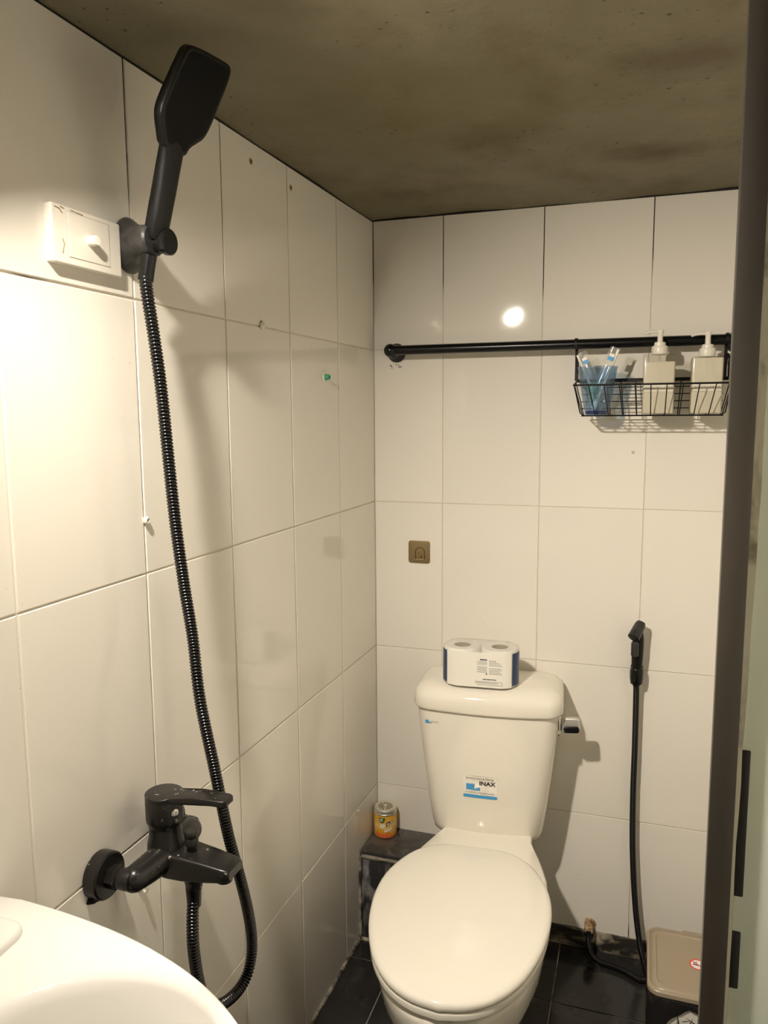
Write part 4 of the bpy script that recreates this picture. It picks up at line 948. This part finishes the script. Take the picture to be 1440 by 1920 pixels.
# ================================================================== GLASS PARTITION on the right
gp = thing('glass_partition', 'frosted glass panel with a slim brown metal end post, standing across the room', 'partition', (0.7505, -1.20, 0.0))
obj('end_post', box(0.0, 0.0225, 0.0, 0.012, 0.0, ZC-0.001, bev=0.0012), M_ALU, gp)
bm = bmesh.new(); rn = random.Random(31); rings = []
for k in range(60):
    z = 0.04+(ZC-0.08)*k/59; w_ = 0.0035+0.0048*min(1.0, max(0.0, (z-1.0)/0.35))+rn.uniform(-0.0005, 0.0005)
    rings.append([(0.0225, 0.006, z), (0.0225+w_, 0.0065, z), (0.0225+w_, 0.012, z), (0.0225, 0.012, z)])
obj('sealant_strip', loft(bm, rings), M_SILI, gp)
obj('glass_pane', box(0.0270, XR-0.7515, 0.010, 0.016, 0.040, ZC-0.035, bev=0.0008), M_GLASS, gp)
for (z0, z1) in ((0.945, 1.093), (0.848, 0.908)):
    obj('gasket', box(0.0250, 0.0345, 0.0072, 0.0102, z0, z1, bev=0.0012), M_GASKET, gp)
obj('bottom_rail', box(0.0228, XR-0.7515, 0.002, 0.030, 0.0, 0.040, bev=0.0012), M_ALU, gp)
obj('top_rail', box(0.0228, XR-0.7515, 0.002, 0.030, ZC-0.036, ZC-0.001, bev=0.0012), M_ALU, gp)

# ================================================================== SMALL THINGS LEFT IN THE WALL
def plug(name, label, s, z, r, m, inner=None, L=0.004):
    t_ = lthing(name, label, 'wall plug', 0.0002, s, z)
    obj('rim', xlathe([(r, 0.0), (r, L*0.6), (r*0.8, L), (r*0.5, L), (r*0.45, L*0.4)], 20), m, t_)
    if inner: obj('bore', xlathe([(r*0.44, 0.0), (r*0.44, L*0.45)], 16), inner, t_)
    return t_
plug('wall_plug', 'cream screw plug standing in the tile joint beside the shower hose', -0.989, 1.255, 0.0058, M_PLUGWHITE, M_STAIN, 0.006)
gpl = lthing('screw_anchor', 'green plastic screw anchor poking out of the side wall below the rail mount', 'wall plug', 0.0002, -0.322, 1.492)
obj('anchor_tube', xlathe([(0.0068, 0.0), (0.0072, 0.003), (0.0058, 0.012), (0.0035, 0.0122), (0.003, 0.004)], 18), M_PLUGGREEN, gpl)
obj('filler_rim', xlathe([(0.0105, 0.0), (0.0098, 0.0020), (0.007, 0.0024)], 18), M_PLUGWHITE, gpl)
rg_ = lthing('ring_hook', 'small cream plastic ring hook on the side wall under the mixer tap', 'wall hook', 0.0002, -1.040, 0.700)
obj('hook_base', xlathe([(0.0075, 0.0), (0.0070, 0.002), (0.004, 0.003)], 20), M_PLUGWHITE, rg_)
obj('hook_ring', tube([(0.0065+0.0045*math.cos(a), 0.001, 0.0015+0.0085*math.sin(a)) for a in [2*math.pi*k/20 for k in range(21)]], 0.0020, 8), M_PLUGWHITE, rg_)
gb = lthing('grout_blob', 'pale filler blob on the tile joint between hand shower and corner', 'filler', 0.0002, -0.611, 1.577)
obj('blob', xlathe([(0.0088, 0.0), (0.0080, 0.003), (0.0045, 0.0052), (0.001, 0.0058)], 18), M_PLUGWHITE, gb)
for s_, z_, lab in ((-0.637, 1.865, 'brown screw hole high on the side wall, nearer the hand shower'), (-0.475, 1.861, 'brown screw hole high on the side wall, nearer the corner')):
    t_ = lthing('screw_hole', lab, 'screw hole', 0.0002, s_, z_)
    obj('stained_rim', xlathe([(0.0060, 0.0), (0.0054, 0.0008), (0.0034, 0.0010)], 16), M_STAIN, t_); obj('bore', xlathe([(0.0033, 0.0), (0.0030, 0.0011)], 14), M_HOLE, t_)
wd = thing('water_drop', 'tiny clear drop on the back wall tile under the basket', 'drop', (0.658, -0.0002, 1.313))
obj('bead', lathe([(0.0042, 0.0), (0.0038, -0.0015), (0.0022, -0.0028), (0.0004, -0.0033)], 16, 'Y'), M_CLEARB, wd)

# ================================================================== LAMP above the basin (outside the picture)
lx, ly, lz = LAMP_POS
lm = thing('wall_lamp', 'black wall spotlight above the basin aimed at the toilet', 'lamp', (lx, ly, lz))
wx = left(0, ly, 0)[0]-lx
BR = 0.033
LN = Vector((0.49, 0.48, -0.73)).normalized()      # the way the lamp head points
LX = Vector((0, 1, 0)); LX = (LX-LN*LX.dot(LN)).normalized(); LY = (-LN).cross(LX)
LMX = Matrix(((LX.x, LY.x, -LN.x, 0), (LX.y, LY.y, -LN.y, 0), (LX.z, LY.z, -LN.z, 0), (0, 0, 0, 1)))
LH = 0.0285                                          # how deep the LED disc sits in its can
obj('bulb', xf(lathe([(0.028, LH+0.004), (0.028, LH), (0.0, LH-0.0005)], 32, cap1=False), LMX), M_EMIT, lm)
obj('baffle', xf(lathe([(0.028, LH+0.001), (0.0362, LH+0.001), (0.0362, 0.0)], 32, cap0=False, cap1=False), LMX), M_BAFFLE, lm)
obj('can', xf(lathe([(0.0364, LH+0.002), (0.0364, 0.0), (0.039, 0.0), (0.039, LH), (0.034, LH+0.016), (0.014, LH+0.022)], 32, cap0=False), LMX), M_BLACK, lm)
st_ = Vector(-LN)*0.054
obj('arm', tube(catmull([st_, st_+Vector((-0.040, -0.020, 0.006)), (wx+0.030, -0.050, 0.030), (wx+0.012, -0.060, 0.020)], 16), 0.007, 12), M_BLACK, lm)
obj('wall_plate', xlathe([(0.028, wx+0.001), (0.028, wx+0.010), (0.020, wx+0.014)], 28, (0, -0.060, 0.020)), M_BLACK, lm)
